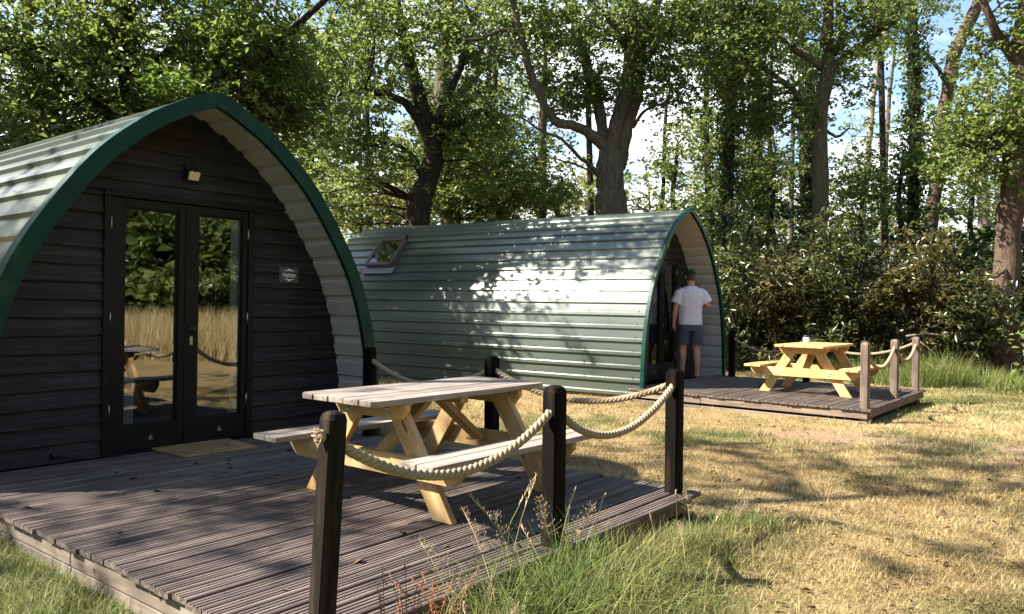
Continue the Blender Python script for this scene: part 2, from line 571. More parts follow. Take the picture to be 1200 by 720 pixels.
ax = np.concatenate([np.linspace(-170, -20, 12), np.linspace(-14, -6.5, 6), np.arange(-6, 14.01, 0.2), np.linspace(15, 24, 8), np.linspace(30, 170, 12)])
ay = np.concatenate([np.linspace(-170, -20, 12), np.linspace(-14, -1, 10), np.arange(0, 21.01, 0.2), np.linspace(22, 40, 10), np.linspace(50, 220, 12)])
GX, GY = np.meshgrid(ax, ay)
V = np.stack([GX.ravel(), GY.ravel(), gz(GX, GY).ravel()], 1)
nx, ny = len(ax), len(ay)
ii = (np.arange(ny - 1)[:, None] * nx + np.arange(nx - 1)[None]).ravel()
Q = np.stack([ii, ii + 1, ii + nx + 1, ii + nx], 1)
def ground_mat():
    m, n, l, b = mat_new('dry_sward_soil')
    ga = n.new('ShaderNodeAttribute'); ga.attribute_name = 'green'
    ba = n.new('ShaderNodeAttribute'); ba.attribute_name = 'bare'
    vec = coords(n, l, (1, 1, 1), 'World')
    f1 = noise(n, l, vec, 26, 7, 0.75)
    f2 = noise(n, l, coords(n, l, (40, 9, 10), 'World', (0, 0, 0.6)), 1.5, 5, 0.7)
    st = ramp(n, [(0.25, (0.15, 0.10, 0.05)), (0.5, (0.31, 0.22, 0.105)), (0.75, (0.46, 0.36, 0.19))], f1, l).outputs['Color']
    s2 = ramp(n, [(0.3, (0.65, 0.62, 0.6)), (0.7, (1.1, 1.1, 1.08))], f2, l).outputs['Color']
    st = mixc(n, l, 1.0, st, s2, 'MULTIPLY')
    gr = ramp(n, [(0.25, (0.035, 0.05, 0.014)), (0.55, (0.10, 0.125, 0.035)), (0.8, (0.24, 0.22, 0.085))], f1, l).outputs['Color']
    so = ramp(n, [(0.25, (0.17, 0.10, 0.065)), (0.75, (0.40, 0.27, 0.185))], f1, l).outputs['Color']
    c = mixc(n, l, ga.outputs['Fac'], st, gr)
    c = mixc(n, l, ba.outputs['Fac'], c, so)
    l.new(c, b.inputs['Base Color'])
    b.inputs['Roughness'].default_value = 0.95
    b.inputs['Specular IOR Level'].default_value = 0.1
    bump(n, l, b, f1, 0.9, 0.03)
    return m
ground = np_mesh('ground', V, quads=Q, mat=ground_mat(), smooth=True)
for nm, fn in (('green', green_of), ('bare', bare_of)):
    a_ = ground.data.attributes.new(nm, 'FLOAT', 'POINT')
    a_.data.foreach_set('value', fn(V[:, 0], V[:, 1]).astype(np.float32))
tag(ground, kind='structure')

# ================================================================ PODS
PROF = [(0, 2.79), (0.05, 2.775), (0.22, 2.70), (0.5, 2.54), (0.81, 2.285), (1.01, 2.06), (1.235, 1.74), (1.41, 1.43),
        (1.53, 1.1), (1.60, 0.8), (1.655, 0.45), (1.68, 0.08), (1.69, -0.16)]
def dense_prof(step=0.01):
    pts = [Vector(p) for p in PROF]
    pts = [Vector((-0.05, 2.775))] + pts + [pts[-1] * 2 - pts[-2]]
    out = []
    for i in range(1, len(pts) - 2):
        p0, p1, p2, p3 = pts[i - 1], pts[i], pts[i + 1], pts[i + 2]
        k = max(2, int((p2 - p1).length / step))
        for t in range(k):
            t /= k
            out.append(0.5 * ((2 * p1) + (p2 - p0) * t + (2 * p0 - 5 * p1 + 4 * p2 - p3) * t * t + (3 * p1 - p0 - 3 * p2 + p3) * t ** 3))
    out.append(Vector(PROF[-1]))
    return out
DP = dense_prof()
DS = [0.0]
for a, b in zip(DP, DP[1:]): DS.append(DS[-1] + (b - a).length)
DPx, DPz, DSa = np.array([p.x for p in DP]), np.array([p.y for p in DP]), np.array(DS)
def prof_at(s):
    x, z = float(np.interp(s, DSa, DPx)), float(np.interp(s, DSa, DPz))
    e = 0.01
    tx = float(np.interp(s + e, DSa, DPx) - np.interp(s - e, DSa, DPx))
    tz = float(np.interp(s + e, DSa, DPz) - np.interp(s - e, DSa, DPz))
    if s < e: tx, tz = 1, -0.35
    if s > DS[-1] - e: tx, tz = 0, -1
    k = math.hypot(tx, tz)
    return Vector((x, z)), Vector((-tz / k, tx / k))          # point and outward normal
def half_at(z):
    return float(np.interp(z, DPz[::-1], DPx[::-1]))
SL = DS[-1]
POD_L, OVER = 7.4, 0.5

def arch_line(off, ribs=0.0, pitch=0.2):
    """right-hand cross-section from ridge to base, with box ribs standing out by 'ribs'"""
    s, out = 0.0, []
    if not ribs:
        k = 48
        for i in range(k + 1):
            p, nn = prof_at(SL * i / k)
            out.append(p + nn * off)
        return out
    s0 = 0.055
    p, nn = prof_at(0); out.append(Vector((0.0, p.y + off)))
    while s0 < SL - 0.01:
        for ds, h in ((0.0, 0), (0.07, 0), (0.118, 0), (0.136, 1), (0.176, 1), (0.194, 0)):
            if s0 + ds > SL: break
            p, nn = prof_at(s0 + ds)
            out.append(p + nn * (off + ribs * h))
        s0 += pitch
    p, nn = prof_at(SL); out.append(p + nn * off)
    return out

def mirror(line):
    return [Vector((-p.x, p.y)) for p in line[:0:-1]] + line

def loft(mb, line, ys, mi=0, flip=False, sag=0.0):
    n = len(line)
    v = []
    for y in ys:
        for p in line: v.append((p.x, y, p.y))
    f = []
    for j in range(len(ys) - 1):
        for i in range(n - 1):
            q = (j * n + i, j * n + i + 1, (j + 1) * n + i + 1, (j + 1) * n + i)
            f.append(q[::-1] if flip else q)
    mb.add(v, f, mi)

def board_piece(mb, x0b, x1b, x0t, x1t, z0, z1, yface, thick, rng, n=None):
    """one feather-edged weatherboard, its lower edge a little uneven"""
    L = max(x1b - x0b, 0.05)
    n = n or max(2, int(L / 0.14))
    v = []
    for i in range(n + 1):
        t = i / n
        xb, xt = x0b + (x1b - x0b) * t, x0t + (x1t - x0t) * t
        j = rng.uniform(-0.0035, 0.0035)
        jy = rng.uniform(-0.003, 0.003)
        v += [(xb, yface - thick - 0.008 + jy, z0 - 0.016 + j), (xt, yface - 0.006 + jy, z1 + 0.01),
              (xt, yface + 0.02, z1 + 0.01), (xb, yface + 0.02, z0 - 0.016 + j)]
    f = []
    for i in range(n):
        a, b = i * 4, i * 4 + 4
        for k in range(4):
            f.append((a + k, b + k, b + (k + 1) % 4, a + (k + 1) % 4)[::-1])
    f += [(0, 1, 2, 3), tuple(n * 4 + k for k in (3, 2, 1, 0))]
    mb.add(v, f)

def leaf_door(parent, x0, x1, z0, z1, gx0, gx1, gz0, gz1, y, hinge_side):
    d = MB()
    t0, t1 = y, y + 0.045
    d.box(x0, gx0, t0, t1, z0, z1); d.box(gx1, x1, t0, t1, z0, z1)
    d.box(gx0, gx1, t0, t1, z0, gz0); d.box(gx0, gx1, t0, t1, gz1, z1)
    o = d.build('door', MT['doorblack'], parent, 0.004)
    b = MB()
    for (a0, a1, c0, c1) in ((gx0, gx0 + 0.012, gz0, gz1), (gx1 - 0.012, gx1, gz0, gz1), (gx0 + 0.012, gx1 - 0.012, gz0, gz0 + 0.012), (gx0 + 0.012, gx1 - 0.012, gz1 - 0.012, gz1)):
        b.box(a0, a1, y + 0.020, y + 0.033, c0, c1)
    b.build('glazing_bead', MT['steel'] if hinge_side == 'never' else MT['doorblack'], o)
    g = MB(); g.box(gx0 + 0.006, gx1 - 0.006, y + 0.034, y + 0.040, gz0 + 0.006, gz1 - 0.006)
    g.build('glass_pane', MT['glass'], o)
    hx = x0 if hinge_side == 'l' else x1
    for hz in (0.34, 1.05, 1.78):
        h = MB(); h.tube([(hx, y - 0.006, hz - 0.05), (hx, y - 0.006, hz + 0.05)], 0.007, 8)
        h.build('hinge', MT['steel'], o)
    e = MB()                                                   # small pale badge near the foot of the leaf
    cx = (gx0 + gx1) / 2
    e.prism([(cx - 0.022, 0.085), (cx + 0.022, 0.085), (cx + 0.016, 0.115), (cx, 0.135), (cx - 0.016, 0.115)], 'y', y - 0.003, y - 0.0005)
    e.prism([(cx - 0.012, 0.091), (cx + 0.012, 0.091), (cx, 0.122)], 'y', y - 0.005, y - 0.0035, 1)
    e.build('door_badge', [MT['sign'], MT['steel']], o)
    return o

def make_pod(label, loc, rz, near):
    fw = 0.085 if near else 0.040
    lip = 0.085 if near else 0.022
    rng = random.Random(5 if near else 9)
    root = empty('camping_pod', loc, rz)
    tag(root, label, 'camping pod', 'arched camping pods')
    # roof: ribbed steel outside
    r = MB()
    ys = [0.0] + list(np.linspace(0.8, POD_L, 7))
    loft(r, mirror(arch_line(0.0, 0.031)), ys)
    # fixings on the sheet
    s = 0.055 + 0.10
    while s < SL - 0.1:
        p, nn = prof_at(s + 0.0)
        for yy in (0.16, 1.0, 1.9, 2.8, 3.7, 4.6, 5.5, 6.4, 7.2):
            for sg in (-1, 1):
                a = Vector((sg * (p.x - nn.x * 0.002), yy + rng.uniform(-.02, .02), p.y - nn.y * 0.002))
                b = a + Vector((sg * nn.x, 0, nn.y)) * 0.011
                r.tube([a, b], 0.008, 6, 1, False)
        s += 0.2
    r.build('roof', [MT['roof'], MT['rubber']], root)
    so = MB(); loft(so, mirror(arch_line(-0.036, 0.020)), [0.012, OVER + 0.03], 0, True)
    so.build('soffit', MT['soffit'], root)
    ln = MB(); loft(ln, mirror(arch_line(-0.06)), [OVER + 0.05, POD_L - 0.03], 0, True)
    rear = [(p.x, p.y) for p in mirror(arch_line(-0.02))]
    ln.prism(rear, 'y', POD_L - 0.06, POD_L - 0.02)
    ln.box(-1.6, 1.6, OVER + 0.06, POD_L - 0.08, -0.08, 0.0)
    ln.build('interior_lining', MT['black'], root)
    # fascia: green trim round the arch, with a lip over the roof edge
    fa = MB()
    li, lo, ll = mirror(arch_line(-fw)), mirror(arch_line(0.034)), mirror(arch_line(0.030))
    n = len(li)
    v = []
    for yy in (-0.035, 0.012): v += [(p.x, yy, p.y) for p in li] + [(p.x, yy, p.y) for p in lo]
    f = []
    for i in range(n - 1):
        f += [(i, i + 1, n + i + 1, n + i), (2 * n + i + 1, 2 * n + i, 3 * n + i, 3 * n + i + 1),
              (n + i, n + i + 1, 3 * n + i + 1, 3 * n + i), (i + 1, i, 2 * n + i, 2 * n + i + 1)]
    f += [(0, n, 3 * n, 2 * n), (n - 1, 3 * n - 1, 4 * n - 1, 2 * n - 1)]
    fa.add(v, f)
    v = [(p.x, yy, p.y) for yy in (0.012, lip) for p in lo] + [(p.x, yy, p.y) for yy in (0.012, lip) for p in ll]
    f = []
    for i in range(n - 1):
        f += [(i, i + 1, n + i + 1, n + i), (n + i, n + i + 1, 3 * n + i + 1, 3 * n + i)]
    fa.add(v, f)
    for sj in (0.55, 1.75, 2.45):
        for sg in (-1, 1):
            p, nn = prof_at(sj)
            q, _ = prof_at(sj + 0.04)
            a, b_ = p + nn * 0.036, q + nn * 0.036
            c, d = q - nn * (fw + .002), p - nn * (fw + .002)
            fa.prism([(sg * w.x, w.y) for w in (a, b_, c, d)][::sg], 'y', -0.038, -0.034)
    fa.build('fascia', MT['fascia'], root)
    # boarded front wall
    DX0, DX1, DTOP = -0.638, 0.652, 2.035
    w = MB()
    e = 0.132
    k = 0
    z = 0.02
    while z < 2.72:
        z1 = min(z + e, 2.745)
        hb, ht = max(half_at(max(z, 0.0)) - 0.03, 0.03), max(half_at(z1) - 0.03, 0.02)
        if z1 < DTOP + 0.02:
            board_piece(w, -hb, DX0, -ht, DX0, z, z1, OVER, 0.028, rng)
            board_piece(w, DX1, hb, DX1, ht, z, z1, OVER, 0.028, rng)
        elif z < DTOP:
            board_piece(w, -hb, hb, -ht, ht, DTOP + 0.012, z1, OVER, 0.024, rng)
            board_piece(w, -hb, DX0, -ht, DX0, z, DTOP, OVER, 0.026, rng)
            board_piece(w, DX1, hb, DX1, ht, z, DTOP, OVER, 0.026, rng)
        else:
            board_piece(w, -hb, hb, -ht, ht, z, z1, OVER, 0.028, rng)
        z += e
    lw = [(-half_at(q) + 0.03, q) for q in np.linspace(-0.12, 2.36, 14)]
    w.prism(lw + [(DX0, 2.36), (DX0, -0.12)], 'y', OVER + 0.022, OVER + 0.045)
    w.prism([(-x, q) for x, q in lw][::-1] + [(DX1, -0.12), (DX1, 2.36)], 'y', OVER + 0.022, OVER + 0.045)
    w.prism([(DX0 + 0.002, 2.0), (DX1 - 0.002, 2.0), (DX1 - 0.002, 2.36), (0.30, 2.60), (0, 2.70), (-0.30, 2.60), (DX0 + 0.002, 2.36)], 'y', OVER + 0.022, OVER + 0.045)
    w.build('front_wall', MT['black'], root)
    # door frame and two glazed leaves
    fr = MB()
    fr.box(DX0, DX0 + 0.052, OVER - 0.045, OVER + 0.06, 0.0, 1.985)
    fr.box(DX1 - 0.052, DX1, OVER - 0.045, OVER + 0.06, 0.0, 1.985)
    fr.box(DX0, DX1, OVER - 0.045, OVER + 0.06, 1.985, DTOP)
    fr.box(DX0 + 0.05, DX1 - 0.05, OVER - 0.04, OVER + 0.07, -0.03, 0.012)
    fr.build('door_frame', MT['doorblack'], root, 0.004)
    ydoor = OVER - 0.028
    d1 = leaf_door(root, DX0 + 0.055, 0.017, 0.016, 1.98, -0.470, -0.036, 0.212, 1.912, ydoor, 'l')
    d2 = leaf_door(root, 0.022, DX1 - 0.055, 0.016, 1.98, 0.139, 0.550, 0.212, 1.912, ydoor, 'r')
    kn = MB()
    kn.tube([(0.078, ydoor, 0.957), (0.078, ydoor - 0.018, 0.957), (0.078, ydoor - 0.035, 0.957)], [0.010, 0.010, 0.012], 10)
    kn.tube([(0.078, ydoor - 0.030 - 0.018 * (1 - math.cos(t)), 0.957) for t in np.linspace(0, math.pi, 8)],
            [max(0.004, 0.029 * math.sin(t)) for t in np.linspace(0, math.pi, 8)], 14)
    kn.tube([(0.078, ydoor, 0.957), (0.078, ydoor - 0.006, 0.957)], 0.026, 14)
    kn.build('door_knob', MT['rubber'], d2)
    es = MB()
    es.prism([(0.066, 0.83), (0.090, 0.83), (0.090, 0.888), (0.083, 0.898), (0.073, 0.898), (0.066, 0.888)], 'y', ydoor - 0.005, ydoor)
    es.build('keyhole_plate', MT['steel'], d2)
    # curtains hanging inside the glass
    def curtain(x0, x1, z0, z1):
        c = MB()
        k = 40
        prof = [(x0 + (x1 - x0) * i / k, OVER + 0.040 + 0.014 * math.sin(i * 1.1) + 0.005 * math.sin(i * 2.7)) for i in range(k + 1)]
        v = [(x, y, z0) for x, y in prof] + [(x * 0.98 + 0.01, y, z1) for x, y in prof]
        c.add(v, [(i, i + 1, k + 2 + i, k + 1 + i) for i in range(k)], 0, True)
        c.build('curtain', MT['curtain'], root)
    curtain(0.475, 0.66, 0.05, 1.95)
    if near: curtain(-0.46, -0.375, 0.05, 0.62)
    else: curtain(-0.55, -0.35, 0.05, 1.95)
    # solar lamp over the door
    lx = 0.045
    lm = MB()
    lm.prism([(OVER - 0.02, 2.31), (OVER - 0.02, 2.19), (OVER - 0.075, 2.185), (OVER - 0.105, 2.235), (OVER - 0.05, 2.31)], 'x', lx - 0.055, lx + 0.055)
    lo_ = lm.build('wall_light', MT['rubber'], root, 0.004)
    lf = MB()
    lf.add([(lx - 0.045, OVER - 0.081, 2.183), (lx + 0.045, OVER - 0.081, 2.183), (lx + 0.045, OVER - 0.111, 2.245), (lx + 0.014, OVER - 0.114, 2.252),
            (lx, OVER - 0.110, 2.240), (lx - 0.014, OVER - 0.114, 2.252), (lx - 0.045, OVER - 0.111, 2.245)], [(0, 1, 2, 3, 4, 5, 6)])
    fc = lf.build('light_panel', MT['cream'], lo_)
    sm = fc.modifiers.new('solid', 'SOLIDIFY'); sm.thickness = 0.008; sm.offset = 1
    if near:
        # name plaque
        sx0, sx1, sz0, sz1, yf = 0.921, 1.128, 1.372, 1.514, OVER - 0.036
        pl = MB(); pl.box(sx0, sx1, yf, yf + 0.010, sz0, sz1)
        po = pl.build('name_plaque', MT['sign'], root, 0.003)
        cx, cz = (sx0 + sx1) / 2, (sz0 + sz1) / 2
        fl = MB()
        for sg in (-1, 1):
            fl.prism([(cx + a * 0.066, cz + sg * (0.034 + b * 0.026)) for a, b in
                      ((-1, 0), (-0.62, 0.42), (-0.42, 0.30), (-0.22, 0.72), (0, 1), (0.22, 0.72), (0.42, 0.30), (0.62, 0.42), (1, 0), (0.55, 0.12), (0.3, -0.02), (0, 0.28), (-0.3, -0.02), (-0.55, 0.12))][::sg],
                     'y', yf - 0.003, yf - 0.0005)
        for sg in (-1, 1): fl.tube([(cx + sg * 0.088, yf, cz), (cx + sg * 0.088, yf - 0.004, cz)], 0.005, 8, 1)
        fl.build('plaque_ornament', [MT['white'], MT['rubber']], po)
        tcu = bpy.data.curves.new('lettering', 'FONT')
        tcu.body = 'Nightjar'; tcu.size = 0.046; tcu.align_x = 'CENTER'; tcu.align_y = 'CENTER'; tcu.extrude = 0.001; tcu.offset = 0.0012
        to = bpy.data.objects.new('lettering', tcu); COL.objects.link(to)
        tcu.materials.append(MT['white'])
        dg = bpy.context.evaluated_depsgraph_get()
        lme = bpy.data.meshes.new_from_object(to.evaluated_get(dg))
        bpy.data.objects.remove(to)
        lt = bpy.data.objects.new('lettering', lme); COL.objects.link(lt)
        lt.parent = po; lt.location = (cx, yf - 0.0025, cz); lt.rotation_euler = (rad(90), 0, 0)
        # cabin hook lying at the foot of the wall
        hk = MB()
        hk.tube([(-0.96, OVER - 0.035, 0.055), (-0.90, OVER - 0.05, 0.045), (-0.80, OVER - 0.075, 0.02), (-0.73, OVER - 0.085, 0.012), (-0.71, OVER - 0.07, 0.03)], 0.006, 6)
        hk.tube([(-0.98, OVER - 0.02, 0.055), (-0.96, OVER - 0.045, 0.055)], 0.02, 10)
        hk.build('door_hook', MT['rubber'], root)
    else:
        # roof window on the camera side
        def fl(s, y, off):
            p, nn = prof_at(s); p = p + nn * off
            return Vector((-p.x, y, p.y))
        s1, s0 = None, None
        sv = [prof_at(x)[0].y for x in np.linspace(0, SL, 300)]
        s0 = float(np.interp(-2.36, [-q for q in sv], np.linspace(0, SL, 300)))
        s1 = float(np.interp(-1.86, [-q for q in sv], np.linspace(0, SL, 300)))
        y0, y1 = 5.58, 6.22
        wd = MB()
        A, B, C_, D = fl(s0, y0, 0.02), fl(s0, y1, 0.02), fl(s1, y1, 0.02), fl(s1, y0, 0.02)
        nrm = (D - A).cross(B - A).normalized()
        if nrm.x > 0: nrm = -nrm
        up = nrm
        for p, q in ((A, B), (B, C_), (C_, D), (D, A)):
            wd.beam(p + nrm * 0.045, q + nrm * 0.045, 0.065, 0.13, up)
        wo = wd.build('roof_window', painted('brown_window_frame', (0.075, 0.058, 0.052), 0.4), root, 0.006)
        ed = (C_ - D).normalized(); dn = (D - A).normalized()
        gp = MB()
        q = [A + ed * 0.03 + dn * 0.03, B - ed * 0.03 + dn * 0.03, C_ - ed * 0.03 - dn * 0.03, D + ed * 0.03 - dn * 0.03]
        gp.add([p + nrm * 0.095 for p in q] + [p + nrm * 0.087 for p in q], [(0, 1, 2, 3), (7, 6, 5, 4)])
        gp.build('glass_pane', glass_mat('roof_window_glass', 0.08, (0.35, 0.4, 0.4), 0.06), wo)
        fs = MB()
        fs.add([D - ed * 0.09 + dn * 0.02 + nrm * 0.012, C_ + ed * 0.09 + dn * 0.02 + nrm * 0.012, C_ + ed * 0.09 + dn * 0.17 + nrm * 0.004, D - ed * 0.09 + dn * 0.17 + nrm * 0.004], [(0, 1, 2, 3)])
        fso = fs.build('lead_flashing', painted('lead', (0.20, 0.20, 0.21), 0.5), wo)
        sm = fso.modifiers.new('solid', 'SOLIDIFY'); sm.thickness = 0.006
        hd = MB(); hd.tube([A + nrm * 0.10 - ed * 0.02, A + nrm * 0.16 - ed * 0.06 - dn * 0.05], 0.03, 8)
        hd.build('window_hood', MT['rubber'], wo)
    # plinth timbers under the sheet
    pt = MB()
    for sg in (-1, 1):
        pt.box(sg * 1.62 - 0.05, sg * 1.62 + 0.05, 0.05, POD_L - 0.05, -0.30, -0.10)
    pt.build('base_timber', MT['skirt2'], root)
    return root

pod_near = make_pod('near green arched pod with black boarded front and a Nightjar plaque beside its doors', P1(3.365, 5.64), A1, True)
pod_far = make_pod('far green arched pod with a roof window, a man standing at its doors', P2(12.27, 5.08, 0.03), A2, False)

# ================================================================ DECKS
def make_deck(label, corner, lenu, lenv, skirt_left, skirt_front, rz, seed, wd=0.115, gap=0.010, leftmat='skirt'):
    rng = random.Random(seed)
    root = empty('deck', corner, rz)
    tag(root, label, 'deck', 'timber decks')
    b = MB()
    y = 0.0
    k = 0
    while y + wd < lenv + 0.001:
        x0, x1 = rng.uniform(-0.018, 0.006), lenu + rng.uniform(-0.008, 0.012)
        dz = rng.uniform(-0.0025, 0.0025)
        # reeded profile
        prof = [(y, -0.028), (y, -0.004)]
        ng = 4
        for g in range(ng):
            c = y + 0.007 + (wd - 0.014) * (g + 0.0) / ng
            w_ = (wd - 0.014) / ng
            prof += [(c, 0.0), (c + w_ * 0.56, 0.0), (c + w_ * 0.66, -0.0055), (c + w_ * 0.90, -0.0055)]
        prof += [(y + wd - 0.007, 0.0), (y + wd, -0.004), (y + wd, -0.028)]
        n = len(prof)
        v = [(x0, p[0], p[1] + dz) for p in prof] + [(x1, p[0], p[1] + dz) for p in prof]
        f = [(i, n + i, n + (i + 1) % n, (i + 1) % n)[::-1] for i in range(n)] + [tuple(range(n))[::-1], tuple(range(n, 2 * n))]
        b.add(v, f)
        for i in range(7):                                        # screw heads over the joists
            for yy in (y + wd * 0.27, y + wd * 0.73):
                sx = 0.14 + (lenu - 0.3) * i / 6 + rng.uniform(-.012, .012)
                b.tube([(sx, yy, dz - 0.004), (sx, yy, dz + 0.0008)], 0.0042, 8, 1, False)
        y += wd + gap
    b.build('deck_boards', [MT['deck'], MT['rubber']], root)
    ytop = y - gap
    # skirt on the left side: runs along y
    s = MB()
    yy = 0.04
    while yy < ytop - 0.05:
        L = min(rng.uniform(1.5, 2.2), ytop - yy - 0.02)
        for z0, z1, off in skirt_left:
            s.box(0.018 + off, 0.018 + off + 0.04, yy, yy + L - 0.006, z0 + rng.uniform(-.003, .003), z1)
        yy += L
    if skirt_left: s.build('skirt_board', MT[leftmat], root, 0.004)
    s = MB()
    for z0, z1, off in skirt_front:
        s.box(0.07, lenu - 0.02, 0.02 + off, 0.06 + off, z0, z1)
    for z0, z1, off in (skirt_left or skirt_front):
        s.box(lenu - 0.058 - off * 0, lenu - 0.018, 0.065 + max(o for _, _, o in skirt_front), ytop - 0.05, z0, z1)
    s.build('edge_board', MT['skirt2'], root, 0.004)
    j = MB()
    for i in range(7):
        x = 0.12 + (lenu - 0.3) * i / 6
        j.box(x, x + 0.045, 0.14, ytop - 0.06, -0.13, -0.031)
    j.build('joist', MT['postbrown'], root)
    return root

deck_near = make_deck('weathered grooved timber deck in front of the Nightjar pod', P1(1.667, 2.205), 3.13, 3.94,
                      [(-0.12, -0.032, 0.0), (-0.215, -0.126, 0.004)], [(-0.12, -0.034, 0.03)], A1, 3)
deck_far = make_deck('brown timber deck carrying the fresh yellow picnic table', P1(10.17, 2.49, 0.0), 3.20, 3.45,
                     [(-0.128, -0.030, 0.0), (-0.205, -0.160, -0.012)], [(-0.12, -0.030, 0.0)], A1, 8, leftmat='skirt2')

# ================================================================ PICNIC TABLES
def board(name, a, b, w, h, mat, parent, up=(0, 0, 1), bevel=0.003, rng=random, clip=None):
    """one timber with its own frame, grain along its length"""
    a, b = Vector(a), Vector(b)
    L = (b - a).length
    x = (b - a).normalized(); s = Vector(up).cross(x).normalized(); t = x.cross(s)
    o_ = Vector((rng.uniform(0, 9), rng.uniform(0, 5), rng.uniform(0, 5)))
    m = MB()
    if clip:                                                     # lower corners cut off
        m.prism([(0 + o_.x, h / 2 + o_.z), (0 + o_.x, h / 2 - clip[1] + o_.z), (clip[0] + o_.x, -h / 2 + o_.z), (L - clip[0] + o_.x, -h / 2 + o_.z), (L + o_.x, h / 2 - clip[1] + o_.z), (L + o_.x, h / 2 + o_.z)],
                'y', -w / 2 + o_.y, w / 2 + o_.y)
    else:
        m.box(o_.x, o_.x + L, o_.y - w / 2, o_.y + w / 2, o_.z - h / 2, o_.z + h / 2)
    ob = m.build(name, mat, parent, bevel)
    R = Matrix((x, s, t)).transposed().to_4x4()
    R.translation = a
    ob.matrix_local = R @ Matrix.Translation(-o_)
    return ob

def leg_board(name, top, foot, w, th, mat, parent, rng):
    """splayed leg in the local y-z plane, both ends cut level"""
    o_ = Vector((rng.uniform(0, 9), rng.uniform(0, 5), rng.uniform(0, 5)))
    d = Vector((foot[1] - top[1], foot[2] - top[2])); L = d.length; d.normalize()
    # polygon in (y,z)
    hw = w / abs(d.y) / 2
    poly = [(top[1] - hw, top[2]), (top[1] + hw, top[2]), (foot[1] + hw, foot[2]), (foot[1] - hw, foot[2])]
    # local frame: X along the leg
    X = Vector((0, d.x, d.y)); Z = Vector((1, 0, 0)); Y = Z.cross(X)
    m = MB()
    pts = []
    for y, z in poly:
        p = Vector((0, y - top[1], z - top[2]))
        pts.append((p.dot(X) + o_.x, p.dot(Y) + o_.y))
    m.prism(pts, 'z', o_.z - th / 2, o_.z + th / 2)
    ob = m.build(name, mat, parent, 0.003)
    R = Matrix((X, Y, Z)).transposed().to_4x4(); R.translation = Vector(top)
    ob.matrix_local = R @ Matrix.Translation(-o_)
    return ob

def make_table(label, loc, rz, L, topw, H, seatH, span, frame_m, top_m, seed, ax_):
    rng = random.Random(seed)
    root = empty('picnic_table', loc, rz)
    tag(root, label, 'picnic table', 'wooden picnic tables')
    n = 5
    pw = (topw - 0.008 * (n - 1)) / n
    m = MB()
    for i in range(n):
        y0 = -topw / 2 + i * (pw + 0.008)
        x0, x1 = -L / 2 + rng.uniform(-.004, .004), L / 2 + rng.uniform(-.004, .004)
        c = 0.035
        if i == 0: poly = [(x0 + c, y0), (x1 - c, y0), (x1, y0 + c), (x1, y0 + pw), (x0, y0 + pw), (x0, y0 + c)]
        elif i == n - 1: poly = [(x0, y0), (x1, y0), (x1, y0 + pw - c), (x1 - c, y0 + pw), (x0 + c, y0 + pw), (x0, y0 + pw - c)]
        else: poly = [(x0, y0), (x1, y0), (x1, y0 + pw), (x0, y0 + pw)]
        m.prism(poly, 'z', H - 0.034, H + rng.uniform(-.0015, .0015))
    m.build('tabletop', top_m, root, 0.003)
    for sg in (-1, 1):
        b = MB()
        yc = sg * (span / 2 - 0.125)
        for k in (-1, 1):
            b.box(-L / 2 - 0.01 + rng.uniform(-.006, .006), L / 2 + 0.01, yc + k * 0.063 - 0.058, yc + k * 0.063 + 0.058, seatH - 0.034, seatH + rng.uniform(-.001, .001))
        b.build('bench_seat', top_m, root, 0.003)
    foot = span / 2 - 0.215
    for ex in (-1, 1):                                            # coach bolts through beams and legs
        for sg in (-1, 1):
            for yy, zz in ((0.155 + (foot - .15) * (H - seatH + .06) / H, seatH - 0.085), (0.135 + (foot - .15) * (H - seatH + .06) / H, seatH - 0.115), (0.165, H - 0.075), (0.185, H - 0.105)):
                bm_ = MB()
                xx = ex * (ax_ + 0.0695)
                bm_.tube([(xx, sg * yy, zz), (xx + ex * .004, sg * yy, zz), (xx + ex * .007, sg * yy, zz)], [.012, .011, .005], 10)
                bm_.build('bolt', MT['steel'], root)
    for ex in (-1, 1):
        x = ex * ax_
        for sg in (-1, 1):
            leg_board('leg', (x, sg * 0.15, H - 0.036), (x, sg * foot, 0.0), 0.125, 0.045, frame_m, root, rng)
        xo = x + ex * 0.047
        board('crossbeam', (xo, -span / 2 + 0.03, seatH - 0.036 - 0.062), (xo, span / 2 - 0.03, seatH - 0.036 - 0.062), 0.045, 0.122, frame_m, root, rng=rng, clip=(0.075, 0.05))
        board('top_batten', (xo, -topw / 2 + 0.02, H - 0.036 - 0.048), (xo, topw / 2 - 0.02, H - 0.036 - 0.048), 0.045, 0.094, frame_m, root, rng=rng, clip=(0.05, 0.035))
        board('brace', (ex * 0.06, 0, H - 0.075), (x - ex * 0.015, 0, seatH - 0.085), 0.09, 0.04, frame_m, root, rng=rng)
    board('centre_batten', (0, -topw / 2 + 0.05, H - 0.036 - 0.022), (0, topw / 2 - 0.05, H - 0.036 - 0.022), 0.07, 0.042, frame_m, root, rng=rng)
    return root

table_near = make_table('silver-topped picnic table standing on the grooved deck by the Nightjar pod', P1(3.635, 3.52), A1, 1.57, 0.66, 0.667, 0.375, 1.56,
                        MT['pine'], MT['greytop'], 4, 0.47)
table_far = make_table('fresh yellow picnic table on the far brown deck', P1(11.78, 3.66), A1, 1.40, 0.72, 0.70, 0.40, 1.58,
                       MT['newpine'], MT['newpine'], 6, 0.44)

